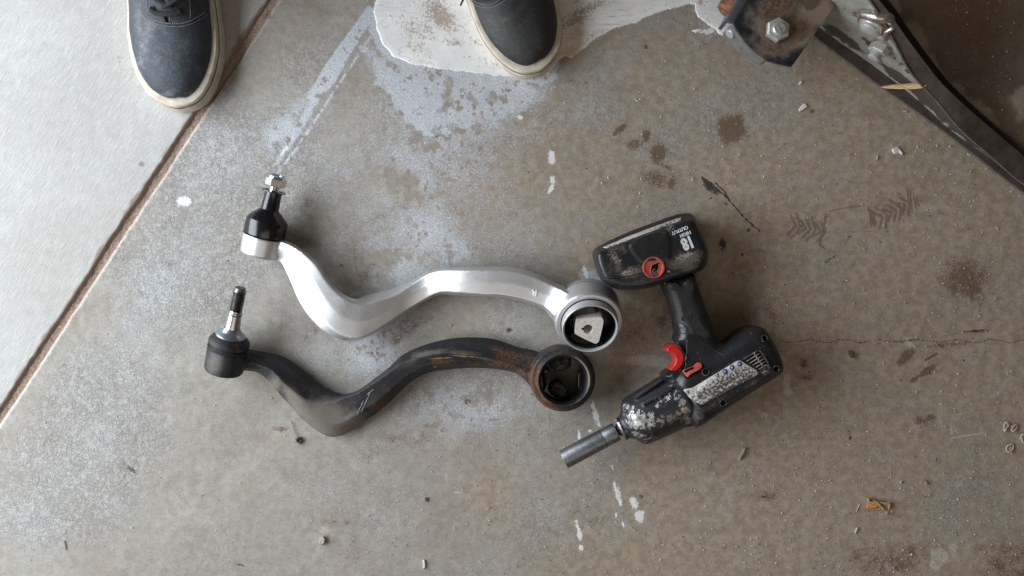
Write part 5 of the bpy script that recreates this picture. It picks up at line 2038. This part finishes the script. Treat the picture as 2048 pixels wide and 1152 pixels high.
mb = MB()
mb.loft([[l_ + Vector((0, 0, .0002)), b_ + Vector((.004, .003, -.0048)), b_ + Vector((.004, .003, 0)), l_ + Vector((.0007, .0005, .0050)), l_ + Vector((0, 0, .0042))] for l_, b_ in zip(Ld, Bd)])
obj('base_flange', mb, m_brown.m, stand, smooth=30)
mb = MB()
mb.tube([l_ + Vector((-.0002, -.0003, .0044)) for l_ in Ld], .0007, 6)
m_wedge = simple('worn_edge_steel', (.20, .165, .14), .45, .3, bump=.2)
obj('worn_edge', mb, m_wedge, stand)
mb = MB()
mb.tube([t_ + Vector((-.0012, -.0012, .0002)) for t_ in Td], .0009, 6)
obj('worn_edge', mb, m_wedge, stand)
mb = MB()
nrm = Vector((.56, .83, 0)) * .004
mb.loft([[b_, t_, t_ + nrm, b_ + nrm] for b_, t_ in zip(Bd, Td)])
# split finely for the paint mask
me = raw_mesh('web_plate', mb)
bm = bmesh.new()
bm.from_mesh(me)
es = [e for e in bm.edges if e.calc_length() > .012]
bmesh.ops.subdivide_edges(bm, edges=es, cuts=6, use_grid_fill=True)
bm.to_mesh(me)
bm.free()
web = obj('web_plate', me, m_web.m, stand, smooth=30)
mask_attr(web, 'wear', [[(1700, 85, 60, 7, 38, .95), (1800, 155, 70, 9, 38, 1.0), (1860, 200, 60, 14, 40, 1.0), (1930, 265, 80, 14, 38, 1.0), (2010, 335, 60, 16, 38, 1.0), (1728, 78, 8, 6, 30, .9), (1735, 85, 10, 6, 30, .8), (1790, 118, 6, 7, 0, .8), (1803, 128, 9, 8, 30, .8), (1815, 142, 10, 5, 40, .7), (1660, 60, 40, 12, 40, .6)],
                        [(1672, 12, 14, 10, 0, .9), (1690, 25, 20, 14, 30, .6), (1840, 165, 14, 6, 30, .7), (1760, 30, 20, 10, 30, .5)], []])
mb = MB()
mb.loft([[t_ + Vector((-.001, -.001, -.004)), t_ + Vector((-.0015, -.0015, -.001)), t_ + Vector((0, 0, .0008)), r_ + Vector((-.001, 0, .001)), r_ + Vector((.001, .001, -.002)), r_ + Vector((0, 0, -.006)), t_ + Vector((.004, .004, -.006))] for t_, r_ in zip(Td, Rd)])
obj('top_flange', mb, m_brown.m, stand, smooth=35)
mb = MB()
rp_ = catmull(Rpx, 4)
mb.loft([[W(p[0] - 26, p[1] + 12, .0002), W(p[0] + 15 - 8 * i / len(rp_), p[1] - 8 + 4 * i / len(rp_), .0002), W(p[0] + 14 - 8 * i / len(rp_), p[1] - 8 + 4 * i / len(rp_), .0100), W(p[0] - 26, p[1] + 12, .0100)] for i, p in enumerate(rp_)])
obj('shade_strip', mb, simple('black_shade_strip', (.008, .007, .006), .7, bump=.2), stand, smooth=30)  # black strip added for the shadow gap beside the flange
bst = bvh_of(web)
# pressed bright loop with a round bolt head, hex nut under it
m_bright = simple('rubbed_bright_steel', (.55, .50, .46), .30, .9, var=.35, bump=.3, scale=200, grime=(.10, .06, .04), grime_amt=.4, gscale=220)
wn_ = Vector((-.56, -.83, 0))
mb = MB()
lp = catmull([(1714, 22), (1726, 21), (1744, 24), (1762, 30), (1776, 40), (1783, 46), (1778, 56), (1774, 66), (1776, 74)], 5)
mb.tube([on(bst, *p, .004, .07) for p in lp], [.003 + .0035 * math.sin(math.pi * min(1, i / 26)) for i in range(len(lp))], 10)
obj('pressed_loop', mb, m_bright, stand)
mb = MB()
m_znut = simple('dull_zinc', (.62, .62, .60), .36, .6, var=.12, bump=.12, grime=(.24, .19, .14), grime_amt=.15)
pc = on(bst, 1744, 50, 0, .08)
mb.lathe([(-.003, .0150), (.002, .0150), (.004, .0140), (.004, .0120), (.007, .0115), (.0095, .0085), (.0105, .0030), (.0106, .0002)], pc, wn_, 40)
obj('round_bolt', mb, m_znut, stand, smooth=35)
mb = MB()
mb.lathe([(-.002, .0178), (.0012, .0178), (.0020, .0168), (.0016, .0140)], pc, wn_, 40, caps=False)
obj('rust_washer', mb, simple('rust', (.14, .060, .028), .85, var=.5, bump=.6), stand, smooth=35)
pc = on(bst, 1764, 90, 0, .06)
mb = MB()
mb.lathe([(-.003, .0135), (.0018, .0135), (.0020, .0110)], pc, wn_, 36)
obj('washer', mb, m_bright, stand, smooth=35)
mb = MB()
mb.lathe([(.0018, .0112), (.0026, .0120), (.0105, .0120), (.0118, .0104)], pc, wn_, 6, phase=.3)
nb = obj('hex_nut', mb, m_znut, stand, smooth=20)
mb = MB()
prof = [(.009, .0066)]
t = .0118
while t < .0185:
    prof += [(t, .0071), (t + .0006, .0062), (t + .0012, .0071)]
    t += .0014
prof += [(t + .0004, .0064), (t + .0010, .0050)]
mb.lathe(prof, pc, wn_, 28)
obj('bolt_thread', mb, m_znut, nb, smooth=25)

# folded bracket with its big bolt
ZB = .082
brk_out = [(1498, -60), (1494, 0), (1467, 46), (1474, 60), (1490, 82), (1512, 105), (1536, 121), (1560, 128), (1583, 133), (1590, 124), (1626, 73), (1664, 19), (1700, -40), (1690, -90), (1560, -120)]
mb = MB()
pts_ = [W(a, b, ZB) for a, b in brk_out]
gx = MB()
# fine top sheet for the rust mask
bm = bmesh.new()
vs = [bm.verts.new(p) for p in pts_]
bm.faces.new(vs)
bmesh.ops.triangulate(bm, faces=bm.faces[:])
for _ in range(6):
    es = [e for e in bm.edges if e.calc_length() > .005]
    if not es:
        break
    bmesh.ops.subdivide_edges(bm, edges=es, cuts=1)
    bmesh.ops.triangulate(bm, faces=bm.faces[:])
r_ = bmesh.ops.extrude_face_region(bm, geom=bm.faces[:])
for v_ in [e for e in r_['geom'] if isinstance(e, bmesh.types.BMVert)]:
    v_.co.z -= .005
bmesh.ops.recalc_face_normals(bm, faces=bm.faces[:])
me = bpy.data.meshes.new('bracket')
bm.to_mesh(me)
bm.free()
brk = obj('bracket', me, m_brk.m, stand, smooth=30, label='rusty folded bracket with one large hex bolt')
mask_attr(brk, 'wear', [[(1558, 62, 42, 40, 0, .95), (1556, 20, 42, 36, 0, 1.0), (1600, 60, 30, 26, -30, .78), (1550, 95, 44, 16, 10, .70), (1545, -20, 40, 30, 0, .8), (1624, 70, 8, 30, 35, .6)],
                        [(1560, 55, 66, 60, 0, .85), (1630, 20, 40, 50, 30, .9), (1610, 75, 40, 20, -40, .8)],
                        [(1622, -4, 26, 24, 0, .95), (1588, 32, 18, 12, 30, .5)]])
mb = MB()
fold = [W(1492, -70, ZB - .006), W(1488, 0, ZB - .006), W(1462.5, 45, ZB - .006)]
fa, fb_ = W(1502, -70, ZB - .008), None
rings = []
f0, f1 = W(1512, -40, ZB), W(1467, 46, ZB)
fd = (f1 - f0).normalized()
fn = Vector((fd.y, -fd.x, 0))
if fn.x > 0:
    fn = -fn
for p_ in (f0, f1):
    rings.append([p_ + fn * (.010 * math.sin(q_)) + Vector((0, 0, -.010 * (1 - math.cos(q_)))) for q_ in np.linspace(-.25, math.pi / 2, 9)]
                 + [p_ + fn * .010 + Vector((0, 0, -.040)), p_ + fn * .006 + Vector((0, 0, -.040)), p_ + fn * .006 + Vector((0, 0, -.010)), p_ + Vector((0, 0, -.0055))])
mb.loft(rings)
fo = obj('bracket_fold', mb, simple('blued_steel', (.22, .25, .30), .30, .9, var=.15, bump=.15), stand, smooth=30)
# side wall that hangs from the curved lower edge
m_wall = simple('grey_bracket_wall', (.20, .195, .18), .5, .3, bump=.3, grime=(.10, .06, .04), grime_amt=.4)
mb = MB()
edge = [(1466, 47), (1474, 60), (1490, 82), (1510, 103), (1534, 119.5)]
top_ = [W(a, b, ZB - .004) for a, b in edge]
rings = [[p_, p_ + Vector((-.0030, -.0010, -.0010)), p_ + Vector((-.0032, -.0010, -.040 + .004 * i)), p_ + Vector((0, 0, -.040 + .004 * i))] for i, p_ in enumerate(top_)]
mb.loft(rings)
obj('side_wall', mb, m_wall, stand, smooth=30)
mb = MB()
mb.lathe([(-.002, .0062), (.002, .0062), (.0034, .0050), (.0038, .0002)], W(1462, 66, .066), (-.75, -.62, .2), 28)
obj('rivet', mb, m_sleeve, stand, smooth=35)
mb = MB()
mb.poly([W(1498, 96, .052), W(1520, 108, .052), W(1524, 112, .052), (W(1503, 122, .045))], (0, 0, -.004))
obj('pale_tab', mb, simple('pale_tab', (.62, .62, .58), .35, .3, bump=.1), stand, smooth=False)
mb = MB()
wz = W(1470, 15, .045)
mb.lathe([(-.010, .016), (-.008, .019), (.008, .019), (.010, .016)], wz, (.5, .85, 0), 32)
obj('rusty_roller', mb, simple('rusty_roller', (.22, .095, .045), .8, var=.5, bump=.6), stand, smooth=35)
mb = MB()
bx = W(1553, 62, ZB)
mb.lathe([(0, .0128), (.0008, .0140), (.0075, .0140), (.0092, .0122), (.0094, .0088)], bx, (0, 0, 1), 6, phase=.45)
nb = obj('hex_nut', mb, m_znut, stand, smooth=20)
mb = MB()
mb.lathe([(.004, .0088), (.0094, .0088), (.0096, .0074), (.0120, .0074), (.0130, .0064), (.0131, .0002)], bx, (0, 0, 1), 36)
bt = obj('bolt_end', mb, m_znut, nb, smooth=30)
mb = MB()
mb.box(bx + Vector((0, 0, .0131)), Vector((.0030, -.0056, 0)), Vector((.0005, .00028, 0)), Vector((0, 0, .0003)))
mb.box(bx + Vector((.0020, -.0010, .0131)), Vector((.0020, .0012, 0)), Vector((.0002, -.0004, 0)), Vector((0, 0, .0003)))
obj('head_mark', mb, m_scuff, nb, smooth=False)


# ================================================================== SMALL DEBRIS
def chip(name, pts, h, mat, label, cat, group=None, z=0.0006, bend=.0):
    mb = MB()
    n = len(pts)
    cx = sum(p[0] for p in pts) / n
    cy = sum(p[1] for p in pts) / n
    lo, hi, ins = [], [], []
    for i, p in enumerate(pts):
        dz = bend * math.sin(i * 1.9)
        lo.append(W(p[0], p[1], z))
        hi.append(W(p[0], p[1], z + h + dz))
        ins.append(W(p[0] * .82 + cx * .18, p[1] * .82 + cy * .18, z + h * 1.25 + dz))
    mb.loft([lo, hi, ins])
    o = obj(name, mb, mat, loc=W(cx, cy, 0), smooth=False)
    tag(o, label, cat, group)
    return o


m_chip = simple('paint_flake', (.74, .72, .68), .55, var=.12, bump=.4, scale=400, grime=(.36, .28, .22), grime_amt=.2, gscale=400)
m_pebble = simple('dark_pebble', (.10, .085, .075), .7, var=.4, bump=.5)
m_shell = simple('tan_shell', (.42, .36, .29), .6, var=.25, bump=.3)
m_wood = Mat('splintered_wood', .65)
v_ = m_wood.vec((60, 900, 200), (0, 0, .12))
wn2 = m_wood.noise(1.0, 4, .7, v_)
m_wood.col(m_wood.mix(m_wood.step(wn2, .3, .7), (.20, .11, .045), (.62, .45, .24)))
m_wood.bump(wn2, .5, .0006)
G = 'white paint flakes on the floor'
chip('paint_flake', [(1596, 168), (1600, 162), (1604, 161.5), (1604.5, 166), (1600, 169.5)], .0012, m_chip, 'smallest white flake, just below the rusty bracket', 'paint flake', G)
chip('paint_flake', [(1597, 220), (1601, 213), (1606, 207.5), (1611, 207), (1615, 213), (1610, 217), (1604, 221), (1599, 223)], .0015, m_chip, 'white drop-shaped flake below the smallest flake', 'paint flake', G)
chip('paint_flake', [(1782, 299), (1786, 297), (1795, 293), (1800, 298), (1806, 307), (1804, 310), (1799, 307), (1788, 308)], .0018, m_chip, 'white four-cornered flake near the long steel leg', 'paint flake', G, bend=.0006)
chip('curled_shaving', [(1804, 223), (1808, 221), (1813, 222), (1815, 225), (1812, 224), (1808, 223)], .0016, m_chip, 'tiny white curled shaving by the edge of the steel leg', 'shaving')
chip('paint_flake', [(1752, 320), (1754, 314), (1755, 309), (1756, 312), (1755, 319)], .001, m_chip, 'thin white sliver left of the four-cornered flake', 'paint flake', G)
chip('pebble', [(1696, 703), (1701, 701), (1706, 705), (1708, 712), (1705, 716), (1700, 713), (1697, 708)], .005, m_pebble, 'small dark pebble right of the impact wrench', 'pebble')
chip('tan_crumb', [(1481, 905), (1486, 898), (1491, 895), (1489, 903), (1483, 915), (1478, 921), (1477, 915)], .003, m_shell, 'tan crumb on the floor below the impact wrench', 'crumb', 'pale crumbs scattered on the floor')
chip('tan_crumb', [(637, 1085), (640, 1076), (646, 1073), (650, 1078), (648, 1088), (642, 1090)], .004, m_shell, 'tan crumb near the bottom edge left of centre', 'crumb', 'pale crumbs scattered on the floor')
chip('tan_crumb', [(846, 1128), (845, 1122), (848, 1119), (850, 1125), (850, 1136), (846, 1138)], .002, m_chip, 'pale curved crumb at the bottom edge near the centre', 'crumb', 'pale crumbs scattered on the floor')
chip('dark_crumb', [(849, 998), (851, 994), (854, 994), (854, 1002), (851, 1004)], .002, m_pebble, 'black crumb below the old black control arm', 'crumb')
chip('tan_crumb', [(1800, 963), (1804, 961.5), (1802, 967)], .0022, m_chip, 'tiny white crumb beyond the wood scrap', 'crumb', 'pale crumbs scattered on the floor')
chip('tan_crumb', [(1848, 964), (1851, 961), (1855, 965), (1854, 970), (1850, 969)], .0025, m_shell, 'tan crumb right of the tiny white crumb', 'crumb', 'pale crumbs scattered on the floor')
chip('tan_crumb', [(1784, 1134), (1788, 1132), (1790, 1137), (1786, 1139)], .003, m_shell, 'tan crumb at the bottom edge below the wood scrap', 'crumb', 'pale crumbs scattered on the floor')
chip('white_splinter', [(1709, 1066), (1711, 1058), (1714, 1054), (1716, 1056), (1713, 1063), (1711, 1067)], .002, m_chip, 'white splinter left below the wood scrap', 'splinter')


def seed_pod(pts, label, open_=True):
    mb = MB()
    P_ = catmull(pts, 4, True)
    mb.tube([W(p[0], p[1], .0018 + .0008 * math.sin(i * .5)) for i, p in enumerate(P_ + [P_[0]])], .00125, 7)
    if open_:
        mb.poly([W(p[0], p[1], .0005) for p in P_], (0, 0, .0006))
    cx, cy = np.mean([p[0] for p in pts]), np.mean([p[1] for p in pts])
    o = obj('seed_husk', mb, m_shell, loc=W(cx, cy, 0))
    tag(o, label, 'seed husk', 'seed husks by the right edge')


seed_pod([(2010, 847), (2014, 845), (2017, 851), (2013, 856), (2011, 861), (2008, 860)], 'curled narrow seed husk, the leftmost by the right edge')
seed_pod([(2024, 857), (2029, 851), (2034, 850), (2033, 856), (2028, 862), (2024, 861)], 'folded bean-shaped seed husk right of the narrow one')
seed_pod([(2043, 871), (2048, 869), (2053, 876), (2051, 885), (2046, 884), (2044, 878)], 'pale seed husk cut by the right edge')
seed_pod([(2014, 893), (2022, 889), (2026, 889), (2026, 897), (2020, 903), (2014, 902)], 'round grey seed husk, the lowest by the right edge')

# scrap of broken wood
scrap = thing('wood_scrap', 'small broken scrap of orange wood near the lower right', 'wood scrap', W(1755, 1010, 0))
m_ow = simple('orange_wood', (.52, .24, .075), .6, var=.35, scale=250, bump=.4)
for nm, pl, h_, mt in (('bark_slab', [(1732, 1016), (1736, 1001), (1745, 1002), (1750, 1005), (1753, 1012), (1745, 1015)], .0035, m_ow),
                       ('splinter', [(1734, 1004), (1735, 996), (1737, 996), (1737, 1004)], .003, m_wood.m),
                       ('splinter', [(1743, 999), (1750, 1000), (1762, 1012), (1767, 1020), (1762, 1018), (1752, 1008)], .005, m_wood.m),
                       ('splinter', [(1754, 1001), (1768, 1004), (1778, 1002), (1768, 1008), (1762, 1006)], .0045, m_wood.m),
                       ('splinter', [(1774, 1002), (1777, 1002), (1778, 1011), (1775, 1018), (1774, 1010)], .004, m_wood.m),
                       ('splinter', [(1729, 1019), (1740, 1017), (1758, 1016), (1758, 1018), (1742, 1019), (1730, 1021)], .002, m_wood.m),
                       ('splinter', [(1770, 1027), (1774, 1022), (1776, 1024), (1773, 1028)], .002, m_wood.m)):
    mb = MB()
    mb.poly([W(*p, .0004) for p in pl], (0, 0, h_))
    obj(nm, mb, mt, scrap, smooth=False)
# long splinter lying across the steel leg
mb = MB()
ta, tb = W(1759, 175, .0075), W(1851, 172, .046)
mid_ = (ta + tb) / 2 + Vector((0, .0012, .0015))
rr_ = []
for t_, w_ in ((0, .0002), (.12, .0018), (.4, .0030), (.7, .0036), (.9, .0030), (1.0, .0004)):
    p_ = ta.lerp(tb, t_) + Vector((0, 0, .002))
    rr_.append([p_ + Vector((0, w_, 0)), p_ + Vector((0, w_ * .3, w_ * .7)), p_ + Vector((0, -w_, .0003)), p_ + Vector((0, -w_ * .2, -w_ * .4))])
mb.loft(rr_)
o = obj('wood_splinter', mb, m_wood.m, loc=ta, smooth=False)
tag(o, 'long pale wood splinter lying across the brown steel leg', 'splinter')
# dry bits of plant
m_straw = simple('dry_straw', (.52, .44, .32), .7, bump=0)
m_burr = simple('brown_burr', (.11, .075, .045), .8, var=.4, bump=.3)
mb = MB()
for i in range(26):
    a0 = rng.uniform(0, 6.28)
    r1, r2 = rng.uniform(1, 4), rng.uniform(5, 9)
    mb.tube([W(598 + r1 * math.cos(a0), 880 + r1 * math.sin(a0), .001), W(598 + r2 * .7 * math.cos(a0 + .3), 881 + r2 * .8 * math.sin(a0 + .3), .0015 + rng.uniform(0, .004)), W(598 + r2 * math.cos(a0 + .5), 881 + r2 * math.sin(a0 + .5), .0008)], [.0009, .0006, .0003], 5)
mb.tube([W(596, 874, .0015), W(589, 860, .002), W(582, 842, .001)], .0003, 5)
o = obj('dry_burr', mb, m_burr, loc=W(598, 880, 0))
tag(o, 'dry brown burr with a hair-thin stalk below the old control arm', 'plant burr')
for nm, pts, lab_ in (('straw', [(1022, 868.5), (1040, 868), (1058, 869)], 'short straight straw below the old control arm'),
                      ('straw', [(129, 1082), (131, 1090), (132, 1100)], 'short dark twig near the lower left corner'),
                      ('straw', [(1713, 1024), (1716, 1015), (1720, 1008)], 'thin bent straw left of the wood scrap')):
    mb = MB()
    mb.tube([W(p[0], p[1], .0008) for p in catmull(pts, 4)], .0005, 5)
    o = obj(nm, mb, m_burr if 'twig' in lab_ else m_straw, loc=W(*pts[0], 0))
    tag(o, lab_, 'straw')
# bent wire staple left of the worn bushing
mb = MB()
mb.tube([W(934, 807, .0008), W(929, 806, .0008), W(931, 800, .0008), W(938, 801, .0008), W(938, 806, .0008)], .00045, 6)
o = obj('wire_staple', mb, m_dsteel, loc=W(934, 804, 0))
tag(o, 'tiny bent wire staple below the bend of the old control arm', 'staple')
